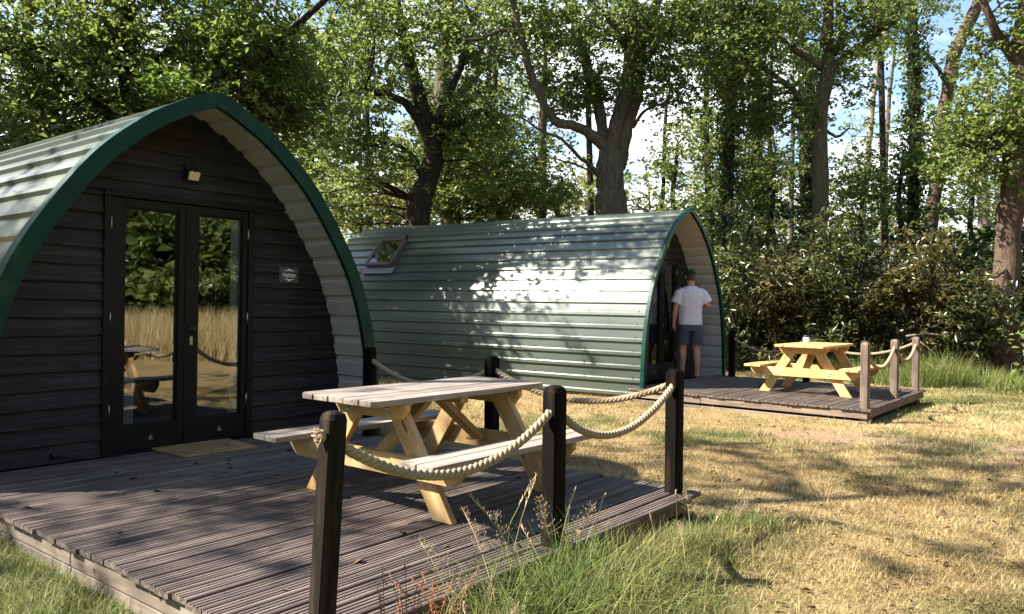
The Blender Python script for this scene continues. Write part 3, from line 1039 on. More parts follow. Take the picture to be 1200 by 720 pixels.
# ================================================================ POSTS AND ROPES
def make_post(label, group, loc, rz, h, w, mat, lean=(0, 0), chamfer=0.03):
    root = MB()
    z0, z1 = -0.18, h
    a = w / 2
    c = 0.011
    def ring(s, z):
        return [(-a * s + c, -a * s, z), (a * s - c, -a * s, z), (a * s, -a * s + c, z), (a * s, a * s - c, z), (a * s - c, a * s, z), (-a * s + c, a * s, z), (-a * s, a * s - c, z), (-a * s, -a * s + c, z)]
    v, f = [], []
    for s, z in ((1, z0), (1, z1 - chamfer), (0.86, z1 - chamfer * 0.3), (0.55, z1)):
        v += ring(s, z)
    for i in range(3):
        for k in range(8): f.append((i * 8 + k, i * 8 + (k + 1) % 8, i * 8 + 8 + (k + 1) % 8, i * 8 + 8 + k))
    f += [tuple(range(8))[::-1], tuple(range(24, 32))]
    root.add(v, f)
    o = root.build('rope_post', mat)
    o.location = loc
    o.rotation_euler = (lean[0], lean[1], rz)
    tag(o, label, 'post', group)
    return o

NP = [  # near deck
    ('foremost dark post of the near deck with a frayed rope end on its face', (1.815, 2.30), (0.0, 3.2)),
    ('dark post at the middle of the near deck\'s front edge, rope through its top', (3.215, 2.265), (0, 0)),
    ('black post at the near deck\'s right front corner where the rope turns', (4.66, 2.33), (0, 0)),
    ('black post behind the silver-topped table on the near deck\'s far edge', (4.72, 3.92), (0, 0)),
    ('dark post close against the right foot of the Nightjar pod', (4.76, 5.40), (0, 0)),
]
for lab, (u, v), ln in NP:
    make_post(lab, 'rope posts of the near deck', P1(u, v), A1 + rad(random.uniform(-3, 3)), 0.80, 0.080 if ln[1] else 0.094, MT['postworn' if ln[1] else 'post'], (rad(random.uniform(-.6, .6)), rad(ln[1] + random.uniform(-.6, .6))))
FP = [
    ('faded brown post at the far deck\'s nearest corner', (10.27, 2.58), 'postbrown'),
    ('faded brown post in the middle of the far deck\'s right side', (11.78, 2.58), 'postbrown'),
    ('dark brown post at the far deck\'s rear right corner by the tall grass', (13.22, 2.60), 'postbrown'),
    ('dark post behind the fresh yellow table', (13.25, 4.25), 'post'),
    ('dark post beside the far pod\'s right foot in front of the hedge', (13.27, 5.55), 'post'),
]
for lab, (u, v), mt in FP:
    make_post(lab, 'rope posts of the far deck', P1(u, v), A1 + rad(random.uniform(-3, 3)), 0.81, 0.098, MT[mt], (0, 0))

def rope_span(name, a, b, sag, label, group, r=0.0215, ends=0.0, ctr=None, lay=0.105):
    a, b = Vector(a), Vector(b)
    n = int((b - a).length / 0.0085) + 40
    mid = 0.5 if ctr is None else ctr
    cl = []
    for i in range(n + 1):
        t = i / n
        p = a.lerp(b, t)
        # catenary-like sag, lowest at 'mid'
        k = math.log(0.5) / math.log(mid)
        tt = t ** k
        p.z -= sag * (4 * tt * (1 - tt)) ** 1.0
        cl.append(p)
    mb = MB()
    s = 0.0
    strands = [[], [], []]
    for i, p in enumerate(cl):
        if i: s += (cl[i] - cl[i - 1]).length
        d = (cl[min(i + 1, n)] - cl[max(i - 1, 0)]).normalized()
        w = d.cross(Vector((0, 0, 1))).normalized(); t_ = w.cross(d)
        for k in range(3):
            an = 2 * math.pi * (s / lay + k / 3)
            strands[k].append(p + (w * math.cos(an) + t_ * math.sin(an)) * r * 0.52)
    for st in strands: mb.tube(st, r * 0.56, 7)
    o = mb.build('rope', MT['rope'])
    tag(o, label, 'rope', group)
    return o

def rope_end(p, d, name, parent_label, group):
    """frayed whipped end sticking out of the post"""
    mb = MB()
    rng = random.Random(2)
    d = Vector(d).normalized()
    mb.tube([Vector(p), Vector(p) + d * 0.012], 0.024, 12)
    q = d.orthogonal().normalized(); w = d.cross(q)
    for i in range(70):
        a, rr = rng.uniform(0, 6.28), 0.022 * math.sqrt(rng.random())
        b = Vector(p) + (q * math.cos(a) + w * math.sin(a)) * rr + d * 0.008
        e = b + d * rng.uniform(0.006, 0.02) + (q * math.cos(a) + w * math.sin(a)) * rng.uniform(0, 0.016)
        mb.tube([b, (b + e) / 2 + d * 0.002, e], [0.003, 0.003, 0.002], 4)
    return mb

HR = 0.715
pts = [P1(u + 0.04 * (ln[1] > 0), v, HR) for _, (u, v), ln in NP]
gN, gF = 'ropes of the near deck', 'ropes of the far deck'
s1 = rope_span('rope', pts[0] - u1 * 0.03, pts[1] + u1 * 0.03, 0.245, 'thick rope sagging across the front of the silver-topped table', gN)
re_ = rope_end(pts[0] - u1 * 0.048, -u1, 'x', '', gN)
eo = re_.build('frayed_end', MT['rope'], s1)
rope_span('rope', pts[1] - u1 * 0.01, pts[2] + u1 * 0.0, 0.235, 'thick rope hanging low between the near deck\'s two right-hand front posts', gN, ctr=0.45)
rope_span('rope', pts[2] - v1 * 0.0, pts[3] + v1 * 0.03, 0.19, 'thick rope running back from the near deck\'s corner post towards the post behind the table', gN, ctr=0.5)
rope_span('rope', pts[3] - v1 * 0.02, pts[4] + v1 * 0.03, 0.20, 'thick rope between the post behind the table and the pod\'s foot', gN)
q = [P1(u, v, HR + 0.01) for _, (u, v), _ in FP]
rope_span('rope', q[0] - u1 * 0.03, q[1], 0.27, 'rope loop between the far deck\'s two faded brown posts', gF)
rope_span('rope', q[1], q[2] + u1 * 0.02, 0.24, 'rope loop between the far deck\'s middle post and its rear right corner post', gF)
rope_span('rope', q[2], q[3], 0.22, 'rope sagging behind the right end of the yellow table', gF)
rope_span('rope', q[3], q[4] + v1 * 0.03, 0.26, 'rope sagging in front of the hedge from the far pod to the yellow table', gF)

# door mat
mb = MB()
mb.prism([(-0.31, -0.255), (0.31, -0.255), (0.325, 0.24), (-0.325, 0.24)], 'z', 0.001, 0.019)
dm = mb.build('doormat', MT['mat'], None, 0.004)
dm.location = P1(3.44, 5.86); dm.rotation_euler = (0, 0, A1 + rad(-1.5))
tag(dm, 'worn brown coir doormat lying at the Nightjar pod doors', 'doormat')
# small tin lantern on the far table
jr = empty('lantern', P1(12.02, 3.86, 0.70), 0.4)
tag(jr, 'small white tin lantern on the fresh yellow picnic table', 'lantern')
mb = MB(); mb.lathe([(0.0, 0), (0.045, 0), (0.05, 0.01), (0.05, 0.075), (0.042, 0.085), (0.0, 0.085)], 14); mb.build('tin_body', MT['jar'], jr)
mb = MB(); mb.lathe([(0.0, 0.086), (0.046, 0.086), (0.047, 0.105), (0.03, 0.115), (0.0, 0.117)], 14); mb.build('lid', MT['rubber'], jr)
# ================================================================ PERSON
def remeshed(o, vox, it=4, fac=0.5):
    m = o.modifiers.new('remesh', 'REMESH'); m.mode = 'VOXEL'; m.voxel_size = vox; m.use_smooth_shade = True
    s = o.modifiers.new('smooth', 'SMOOTH'); s.factor = fac; s.iterations = it
    return o

def ell(mb, c, r, n=16, k=10):
    prof = [(math.sin(math.pi * i / k), -math.cos(math.pi * i / k)) for i in range(k + 1)]
    v = [(c[0] + r[0] * max(p[0], 0.02) * math.cos(2 * math.pi * j / n), c[1] + r[1] * max(p[0], 0.02) * math.sin(2 * math.pi * j / n), c[2] + r[2] * p[1]) for p in prof for j in range(n)]
    f = [(i * n + j, i * n + (j + 1) % n, (i + 1) * n + (j + 1) % n, (i + 1) * n + j) for i in range(k) for j in range(n)]
    f += [tuple(range(n))[::-1], tuple(range(k * n, k * n + n))]
    mb.add(v, f, 0, True)

def rings(mb, lst, n=24, ex=2.4):
    """closed loft of super-ellipses: (cx, cy, z, rx, ry)"""
    v = []
    for cx, cy, z, rx, ry in lst:
        for j in range(n):
            a = 2 * math.pi * j / n
            c, s = math.cos(a), math.sin(a)
            v.append((cx + rx * math.copysign(abs(c) ** (2 / ex), c), cy + ry * math.copysign(abs(s) ** (2 / ex), s), z))
    k = len(lst) - 1
    f = [(i * n + j, i * n + (j + 1) % n, (i + 1) * n + (j + 1) % n, (i + 1) * n + j) for i in range(k) for j in range(n)]
    f += [tuple(range(n))[::-1], tuple(range(k * n, k * n + n))]
    mb.add(v, f, 0, True)

def skin_mat():
    m, n, l, b = mat_new('skin')
    g = noise(n, l, coords(n, l, (1, 1, 1)), 9, 4)
    c = ramp(n, [(0.3, (0.44, 0.22, 0.15)), (0.7, (0.56, 0.31, 0.22))], g, l)
    l.new(c.outputs['Color'], b.inputs['Base Color'])
    b.inputs['Roughness'].default_value = 0.55
    b.inputs['Subsurface Weight'].default_value = 0.08
    b.inputs['Subsurface Radius'].default_value = (0.02, 0.008, 0.004)
    return m

def cloth(name, c0, c1, fold=0.5):
    m, n, l, b = mat_new(name)
    g = noise(n, l, coords(n, l, (1, 1, 0.45)), 7, 3, 0.5, 1.2)
    c = ramp(n, [(0.3, c0), (0.7, c1)], noise(n, l, coords(n, l, (1, 1, 1)), 120, 2), l)
    l.new(c.outputs['Color'], b.inputs['Base Color'])
    b.inputs['Roughness'].default_value = 0.9
    b.inputs['Specular IOR Level'].default_value = 0.15
    bump(n, l, b, g, fold, 0.05)
    return m

def make_person():
    root = empty('person', P2(12.76, 5.24, 0.0), rad(3))
    tag(root, 'man in a pale T-shirt, blue-grey shorts and green cap standing at the far pod doors', 'person')
    sk = skin_mat()
    b = MB()
    # head and neck (faces +y, turned slightly to its left and down)
    ell(b, (0, 0.035, 1.735), (0.078, 0.098, 0.118))
    ell(b, (0, 0.065, 1.675), (0.060, 0.066, 0.062))                    # jaw
    b.tube([(0, 0.128, 1.755), (0, 0.150, 1.715), (0, 0.128, 1.705)], [0.010, 0.015, 0.012], 8)   # nose
    b.tube([(-0.025, 0.122, 1.668), (0, 0.132, 1.668), (0.025, 0.122, 1.668)], [0.006, 0.009, 0.006], 8)  # lips
    for sg in (-1, 1):
        ell(b, (sg * 0.082, 0.02, 1.728), (0.014, 0.022, 0.034))        # ears
        ell(b, (sg * 0.031, 0.118, 1.748), (0.013, 0.010, 0.009))       # eyelids
    b.tube([(0, -0.005, 1.50), (0, 0.0, 1.58), (0, 0.015, 1.67)], [0.075, 0.063, 0.060], 14)
    # trunk
    rings(b, [(0, 0, 0.86, 0.14, 0.10), (0, 0, 0.95, 0.172, 0.118), (0, 0.01, 1.06, 0.162, 0.112), (0, 0.005, 1.2, 0.17, 0.112),
              (0, 0, 1.36, 0.19, 0.118), (0, -0.01, 1.48, 0.185, 0.10), (0, -0.005, 1.54, 0.11, 0.07)])
    # legs: slightly apart, weight on the right one
    for sg, dx, dy in ((-1, -0.02, 0.07), (1, 0.03, -0.02)):
        hx = sg * 0.092
        b.tube([(hx, 0, 0.92), (hx + dx * .4, dy * .3, 0.72), (hx + dx * .7, dy * .6 + .01, 0.50), (hx + dx * .8, dy * .75 - .018, 0.38), (hx + dx, dy - .015, 0.24), (hx + dx, dy - .01, 0.10), (hx + dx, dy, 0.045)],
               [0.092, 0.086, 0.062, 0.062, 0.052, 0.038, 0.042], 14)
        ell(b, (hx + dx, dy - 0.02, 0.042), (0.036, 0.045, 0.036))
        b.tube([(hx + dx, dy - 0.02, 0.036), (hx + dx + sg * 0.01, dy + 0.09, 0.036), (hx + dx + sg * 0.016, dy + 0.17, 0.026)], [0.036, 0.042, 0.034], 12)
    # arms
    def hand(w, d, side, palmn, curl):
        w, d, palmn = Vector(w), Vector(d).normalized(), Vector(palmn).normalized()
        s = d.cross(palmn).normalized() * side
        k = w + d * 0.085
        b.tube([w - d * 0.01, w + d * 0.045, k], [0.026, 0.034, 0.036], 10)
        b.tube([w + d * 0.05 - s * 0.016, k - s * 0.016], [0.022, 0.021], 8); b.tube([w + d * 0.05 + s * 0.016, k + s * 0.016], [0.022, 0.021], 8)
        for i, (off, L) in enumerate(((-0.030, 0.068), (-0.010, 0.080), (0.010, 0.076), (0.029, 0.058))):
            p = k + s * off
            q = p + (d * math.cos(curl) + palmn * math.sin(curl)) * L * 0.55
            r = q + (d * math.cos(curl * 2.4) + palmn * math.sin(curl * 2.4)) * L * 0.45
            b.tube([p - d * 0.02, p, q, r], [0.0095, 0.0095, 0.0088, 0.0075], 8)
        p = w + d * 0.03 - s * 0.028
        q = p + (d * 0.75 - s * 0.55 + palmn * 0.3).normalized() * 0.04
        b.tube([p, q, q + (d + palmn * 0.35).normalized() * 0.034], [0.013, 0.0115, 0.009], 8)
    b.tube([(-0.165, -0.005, 1.475), (-0.215, -0.01, 1.40), (-0.262, -0.02, 1.20), (-0.272, 0.005, 1.06), (-0.272, 0.03, 0.94)], [0.062, 0.056, 0.045, 0.043, 0.028], 12)
    hand((-0.272, 0.032, 0.935), (0.0, 0.12, -1), 1, (0.9, 0.3, 0), 0.28)
    b.tube([(0.165, -0.005, 1.475), (0.222, -0.02, 1.40), (0.292, -0.05, 1.245), (0.265, 0.06, 1.225), (0.20, 0.19, 1.245)], [0.062, 0.056, 0.046, 0.043, 0.029], 12)
    hand((0.195, 0.195, 1.245), (-0.45, 0.9, 0.12), -1, (-0.7, -0.4, 0.2), 0.55)
    remeshed(b.build('body', sk, root), 0.0075, 3)
    # clothes
    s = MB()
    rings(s, [(0.0, 0.0, 0.905, 0.207, 0.148), (0.0, 0.0, 0.97, 0.205, 0.145), (0, 0.005, 1.1, 0.197, 0.138), (0, 0, 1.25, 0.203, 0.140), (0, -0.005, 1.38, 0.215, 0.142),
              (0, -0.01, 1.47, 0.208, 0.122), (0, -0.005, 1.535, 0.150, 0.096), (0, 0, 1.572, 0.085, 0.082)])
    s.tube([(-0.13, -0.005, 1.475), (-0.205, -0.01, 1.43), (-0.265, -0.016, 1.27)], [0.088, 0.088, 0.090], 16)
    s.tube([(0.13, -0.005, 1.475), (0.212, -0.018, 1.43), (0.285, -0.042, 1.285)], [0.088, 0.088, 0.090], 16)
    remeshed(s.build('t_shirt', cloth('pale_cotton', (0.66, 0.64, 0.74), (0.72, 0.70, 0.80), 0.8), root), 0.011, 3)
    h = MB()
    rings(h, [(0, 0, 0.80, 0.196, 0.135), (0, 0, 0.90, 0.196, 0.138), (0, 0, 0.955, 0.186, 0.13)])
    for sg, dx, dy in ((-1, -0.02, 0.07), (1, 0.03, -0.02)):
        hx = sg * 0.096
        rings(h, [(hx + dx * .62, dy * .5, 0.575, 0.105, 0.112), (hx + dx * .5, dy * .4, 0.68, 0.103, 0.115), (hx + dx * .3, dy * .2, 0.80, 0.102, 0.128), (hx, 0, 0.88, 0.098, 0.125)], 18, 2.2)
    remeshed(h.build('shorts', cloth('blue_grey_cotton', (0.058, 0.075, 0.115), (0.085, 0.105, 0.15), 0.6), root), 0.010, 2)
    # hair, cap
    hr = MB(); ell(hr, (0, 0.012, 1.735), (0.0815, 0.088, 0.108)); hr.build('hair', painted('short_brown_hair', (0.06, 0.04, 0.028), 0.8), root)
    c = MB()
    n = 20
    v = []
    for i in range(9):
        t = i / 8 * math.pi / 2
        for j in range(n):
            a = 2 * math.pi * j / n
            v.append((0.094 * math.cos(t) * math.cos(a) if i < 8 else 0.002 * math.cos(a), 0.022 + (0.112 * math.cos(t) if i < 8 else 0.002) * math.sin(a), 1.775 + 0.090 * math.sin(t)))
    f = [(i * n + j, i * n + (j + 1) % n, (i + 1) * n + (j + 1) % n, (i + 1) * n + j) for i in range(8) for j in range(n)] + [tuple(range(8 * n, 9 * n)), tuple(range(n))[::-1]]
    c.add(v, f, 0, True)
    br = [(0.088 * math.sin(a), 0.10 + 0.095 * math.cos(a) * 0.9, 1.778 - 0.02 * abs(math.sin(a))) for a in np.linspace(-1.45, 1.45, 13)]
    inn = [(0.086 * math.sin(a), 0.045 + 0.075 * math.cos(a), 1.780) for a in np.linspace(-1.45, 1.45, 13)]
    v = br + inn + [(x, y, z + 0.006) for x, y, z in br] + [(x, y, z + 0.006) for x, y, z in inn]
    f = []
    for i in range(12):
        f += [(i, i + 1, 14 + i, 13 + i)[::-1], (26 + i, 27 + i, 40 + i, 39 + i), (i, 26 + i, 27 + i, i + 1)[::-1]]
    c.add(v, f)
    c.lathe([(0.0, 0), (0.008, 0.0), (0.006, 0.006), (0.0, 0.008)], 8, (0, 0.022, 1.863))
    c.build('cap', painted('mottled_green_cap', (0.030, 0.060, 0.036), 0.9, 0.1, 0.6), root)
    # sandals
    for sg, dx, dy in ((-1, -0.02, 0.07), (1, 0.03, -0.02)):
        x = sg * 0.092 + dx
        m = MB()
        out = [(x + sg * 0.012 * (t + 1) / 2 + 0.046 * math.sin(a) * (1.08 if math.cos(a) > 0 else .86), dy + 0.055 + 0.135 * math.cos(a)) for a in np.linspace(0, 2 * math.pi, 20, endpoint=False) for t in (math.cos(a),)]
        m.prism(out[::-1], 'z', 0.0, 0.022)
        for yy, zz in ((0.105, 0.088), (0.06, 0.10)):
            m.tube([(x - 0.046, dy + yy, 0.02), (x - 0.036, dy + yy, 0.06), (x, dy + yy, zz * .9), (x + 0.038, dy + yy, 0.06), (x + 0.05, dy + yy, 0.02)], 0.0085, 6)
        m.build('sandal', painted('brown_sandal', (0.10, 0.06, 0.05), 0.7), root)
    return root
person = make_person()

# ================================================================ VEGETATION
def leaf_mesh(name, cen, size, mat, parent=None, seed=0, up=0.55, aspect=0.55, fold=0.25, tones=None, droop=0.0, tumble=None):
    """one folded leaf (two triangles + two) at each point of cen"""
    rng = np.random.default_rng(seed)
    N = len(cen)
    nrm = rng.normal(size=(N, 3)); nrm[:, 2] = np.abs(nrm[:, 2]) * (1 + up) + up
    nrm /= np.linalg.norm(nrm, axis=1)[:, None]
    t = rng.normal(size=(N, 3)); t[:, 2] -= droop
    t -= nrm * (t * nrm).sum(1)[:, None]
    t /= np.linalg.norm(t, axis=1)[:, None] + 1e-9
    s = np.cross(nrm, t)
    L = size * rng.uniform(0.5, 1.55, N)[:, None]
    W = L * aspect
    a = cen - t * L * 0.5
    b = cen + t * L * 0.5 - nrm * L * 0.12
    l_ = cen + s * W * 0.5 + nrm * W * fold - t * L * 0.02
    r_ = cen - s * W * 0.5 + nrm * W * fold - t * L * 0.02
    Vv = np.stack([a, l_, b, r_], 1).reshape(-1, 3)
    k = np.arange(N)[:, None] * 4
    T = np.concatenate([k + [[0, 2, 1]], k + [[0, 3, 2]]], 1).reshape(-1, 3)
    tn = rng.random(N) if tones is None else np.clip(tones + rng.normal(0, 0.15, N), 0, 1)
    return np_mesh(name, Vv, tris=T, mat=mat, parent=parent, attr=np.repeat(tn, 2))


def smooth_line(pts, k=6):
    """Catmull-Rom through (x,y,z,r) rows"""
    p = np.array(pts, float)
    if len(p) < 3:
        t = np.linspace(0, 1, k + 1)[:, None]
        return p[0] * (1 - t) + p[-1] * t
    q = np.vstack([2 * p[0] - p[1], p, 2 * p[-1] - p[-2]])
    out = []
    for i in range(1, len(q) - 2):
        for t in np.arange(k) / k:
            out.append(0.5 * (2 * q[i] + (q[i + 1] - q[i - 1]) * t + (2 * q[i - 1] - 5 * q[i] + 4 * q[i + 1] - q[i + 2]) * t * t + (3 * q[i] - q[i - 1] - 3 * q[i + 1] + q[i + 2]) * t ** 3))
    out.append(p[-1])
    o = np.array(out); o[:, 3] = np.maximum(o[:, 3], 0.003)
    return o


def grow_tree(name, label, limbs, clumps, leafm, barkm, seed, leaf=0.105, per=170, blob=0.50, cat='tree', group=None, twigs=True, den=1.55, ivy=None, ivym=None, up=0.5, flat=0.6, aspect=0.6, extra=()):
    """limbs: rows of (x,y,z,r); clumps: (centre, radii, number of leaf sprays)"""
    rng = np.random.default_rng(seed)
    base = limbs[0][0]
    root = empty(name, (base[0], base[1], 0))
    tag(root, label, cat, group)
    off = np.array([base[0], base[1], 0.0])
    mb = MB()
    allp = []
    for li in limbs:
        ln = smooth_line(li)
        wob = np.cumsum(rng.normal(0, 0.012, (len(ln), 3)), 0) * np.minimum(1, np.arange(len(ln)) / 3)[:, None]
        wob -= np.linspace(0, 1, len(ln))[:, None] * wob[-1]
        ln[:, :3] += wob
        allp.append(ln)
        rr = ln[:, 3] * (1 + rng.normal(0, 0.04, len(ln)))
        mb.tube(ln[:, :3] - off, list(rr), 12 if ln[0, 3] > 0.12 else 7)
    P = np.vstack(allp)
    leaves, tones = [], []
    br = mb
    nb = 0
    for cen, rad_, n in [(c_, r_, int(round(n_ * den))) for c_, r_, n_ in clumps] + list(extra):
        cen, rad_ = np.array(cen, float), np.array(rad_, float)
        d = np.clip(rng.normal(size=(n, 3)) * 0.62, -1.45, 1.45)
        sp = cen + d * rad_
        for c in sp:
            m = int(per * rng.uniform(0.55, 1.4))
            bl = blob * rng.uniform(0.7, 1.35)
            kt = max(3, m // 8)
            tuft = rng.normal(size=(kt, 3)) * np.array([bl, bl, bl * flat]) * 0.66
            g = tuft[rng.integers(0, kt, m)] + rng.normal(size=(m, 3)) * leaf * np.array([0.75, 0.75, 0.45])
            leaves.append(c + g); tones.append(np.full(m, rng.random()))
            if twigs and nb < 900:
                j = np.argmin(((P[:, :3] - c) ** 2).sum(1) + (P[:, 2] > c[2] + 0.6) * 4.0)
                s = P[j]
                dist = np.linalg.norm(s[:3] - c)
                if dist > 0.15:
                    mid = (s[:3] + c) / 2 + rng.normal(0, 0.09 * dist, 3) + [0, 0, 0.10 * dist]
                    r0 = min(s[3] * 0.55, 0.012 + 0.011 * dist)
                    br.tube([s[:3] - off, (s[:3] * .6 + mid * .4) - off + rng.normal(0, .03 * dist, 3), mid - off, (mid * .4 + c * .6) - off + rng.normal(0, .04 * dist, 3), c - off],
                            [r0, r0 * .85, r0 * .65, r0 * .45, 0.004], 5)
                    nb += 1
                    for _ in range(2):
                        e = c + rng.normal(0, bl * .7, 3)
                        br.tube([mid * .3 + c * .7 - off, e - off], [0.006, 0.003], 3)
    tr = mb.build('trunk', barkm, root)
    if leaves:
        Lf = np.vstack(leaves); tn = np.concatenate(tones)
        leaf_mesh('crown', Lf - off, leaf, leafm, root, seed, up, aspect, tones=tn)
    if ivy:
        pts = []
        for k, z0, z1, thick, dens in ivy:
            ln = allp[k]
            sel = ln[(ln[:, 2] >= z0) & (ln[:, 2] <= z1)]
            for a_, b_ in zip(sel[:-1], sel[1:]):
                m = int(np.linalg.norm(b_[:3] - a_[:3]) * dens)
                t = rng.random((m, 1)); q = a_[:3] * (1 - t) + b_[:3] * t
                an = rng.random(m) * 6.283
                lump = 0.55 + 0.9 * vnoise(q[:, 2] * 1.0 + seed, an * 0.8, 0.6, seed % 50)
                rr = a_[3] + np.abs(rng.normal(0, thick, m)) * lump
                q += np.stack([np.cos(an) * rr, np.sin(an) * rr, rng.normal(0, .03, m)], 1)
                pts.append(q)
        leaf_mesh('ivy', np.vstack(pts) - off, 0.085, ivym or IVY, root, seed + 5, 0.25, 0.85)
    return root


def L4(*rows):
    """limb rows given as photo position, depth and half-width in photo pixels -> world metres"""
    out = []
    for px, py, Y, hw in rows:
        p = at(px, py, Y)
        out.append((p.x, p.y, p.z, hw * Y / FPX))
    return out


def CL(px, py, Y, rx, ry, rz, n):
    """leaf clump: centre by photo position and depth, radii in photo pixels across/up and metres deep"""
    p = at(px, py, Y)
    return ((p.x, p.y, p.z), (rx * Y / FPX, rz, ry * Y / FPX), n)


def ground_base(px, py, Y, hw):
    p = at(px, py, Y)
    return (p.x, p.y, GZ - 0.1, hw * Y / FPX)
# ---- the big oaks behind the pods
grow_tree('oak_tree', 'dark crooked oak behind the far pod\'s roof window, its limb reaching left', [
    [ground_base(486, 380, 20, 12)] + L4((490, 262, 20, 15), (503, 212, 20, 12), (510, 185, 20, 12), (505, 152, 20, 9.4), (492, 115, 20, 8.6), (478, 62, 20, 7), (466, 10, 20, 5.5), (452, -60, 20, 3.1)),
    L4((504, 165, 20, 7), (482, 126, 19.8, 5.5), (455, 108, 19.5, 4.3), (425, 106, 19.2, 3.5), (395, 113, 19, 2.7), (360, 100, 18.8, 2)),
    L4((506, 155, 20, 6.2), (528, 108, 20.3, 4.7), (545, 62, 20.6, 3.9), (562, 5, 20.8, 3.1), (575, -50, 21, 2)),
    L4((497, 210, 20, 4.7), (478, 178, 19.6, 3.1), (455, 166, 19.4, 2.3), (432, 172, 19.2, 1.6)),
    L4((508, 175, 20, 4.7), (528, 150, 20.2, 3.9), (552, 140, 20.4, 2.7), (580, 112, 20.5, 2)),
], [CL(400, 55, 19, 75, 50, 1.5, 26), CL(475, 30, 20, 75, 50, 1.5, 22), CL(555, 60, 20.5, 45, 55, 1.2, 16), CL(432, 185, 19, 30, 28, 1.0, 9),
    CL(545, 165, 20.6, 45, 45, 1.2, 22), CL(350, 100, 18.5, 36, 30, 1.2, 13), CL(480, -70, 20, 150, 60, 2.4, 6), CL(390, 200, 20, 25, 45, .8, 8)],
    OAK, BARKD, 11, group='oaks behind the pods')

grow_tree('oak_tree', 'grey ivy-marked trunk standing just right of the crooked dark oak', [
    [ground_base(530, 380, 23, 13)] + L4((528, 262, 23, 12), (520, 190, 23, 11), (518, 122, 23, 11), (522, 60, 23, 9), (532, -30, 23, 6)),
    L4((521, 130, 23, 6), (545, 105, 23.2, 5), (562, 85, 23.4, 4), (585, 40, 23.6, 3)),
    L4((520, 150, 23, 5), (536, 130, 23, 4), (570, 102, 23, 3)),
], [CL(560, 225, 23, 50, 38, 1.5, 22), CL(600, 170, 23.5, 30, 40, 1.2, 11), CL(610, 235, 23, 45, 25, 1.2, 14), CL(505, 215, 23.4, 40, 40, 1.2, 14), CL(530, -60, 23, 90, 50, 2, 8)],
    OAK, BARK, 12, group='oaks behind the pods', ivy=[(0, 0.5, 5.5, 0.10, 260)])

grow_tree('oak_tree', 'many-stemmed oak behind the far pod\'s ridge, one long limb arching to the left', [
    [ground_base(716, 380, 20, 16)] + L4((716, 262, 20, 18), (714, 212, 20, 17), (716, 178, 20, 14)),
    L4((715, 190, 20, 11), (722, 150, 20, 8.4), (732, 100, 20, 7.6), (737, 50, 20, 6.8), (740, 0, 20, 5.3), (742, -60, 20, 3)),
    L4((720, 195, 20.2, 13), (734, 150, 20.2, 9.9), (746, 100, 20.3, 8.4), (751, 42, 20.4, 7.6), (770, 0, 20.5, 5.3), (792, -50, 20.6, 3)),
    L4((709, 172, 20.1, 6.8), (701, 122, 20.3, 6.8), (689, 85, 20.5, 6.1), (677, 40, 20.7, 5.3), (666, 0, 20.9, 3.8), (655, -60, 21, 2.3)),
    L4((714, 178, 20, 7.6), (692, 156, 19.8, 6.1), (667, 146, 19.6, 5.7), (650, 142, 19.5, 5.3), (638, 125, 19.4, 4.9), (625, 95, 19.3, 4.6), (615, 65, 19.2, 4.6), (607, 32, 19.1, 4.2), (600, 0, 19, 3.8), (590, -50, 19, 2.3)),
    L4((609, 38, 19.1, 3), (588, 36, 19, 2.4), (562, 46, 18.9, 2), (545, 47, 18.8, 1.2)),
    L4((704, 207, 19.9, 3), (682, 187, 19.5, 2.3), (660, 168, 19.2, 1.8), (635, 154, 19, 1.5), (600, 130, 18.8, 0.91)),
    L4((702, 207, 19.9, 1.5), (680, 196, 19.6, 1.2), (650, 186, 19.4, 0.91), (632, 184, 19.3, 0.61)),
    L4((747, 75, 20.3, 4.6), (760, 70, 20.2, 3.8), (778, 45, 20, 3), (800, 5, 19.8, 2.3)),
    L4((738, 60, 20, 3.8), (722, 42, 19.8, 3), (706, 12, 19.6, 2.3)),
    L4((741, 150, 20.3, 2.3), (760, 128, 20.2, 1.8), (790, 118, 20.1, 1.2), (812, 122, 20, 0.76)),
], [CL(622, 18, 19.5, 46, 34, 1.3, 17), CL(684, 112, 20, 36, 24, .9, 9), CL(720, 15, 20, 50, 34, 1.4, 20), CL(790, 22, 20, 45, 42, 1.4, 22), CL(795, 105, 20, 26, 24, .9, 5),
    CL(690, -75, 20, 150, 60, 2.4, 12), CL(764, 100, 20, 18, 20, .6, 4), CL(655, 100, 20.5, 24, 30, 1, 5)],
    OAK, BARK, 13, group='oaks behind the pods')

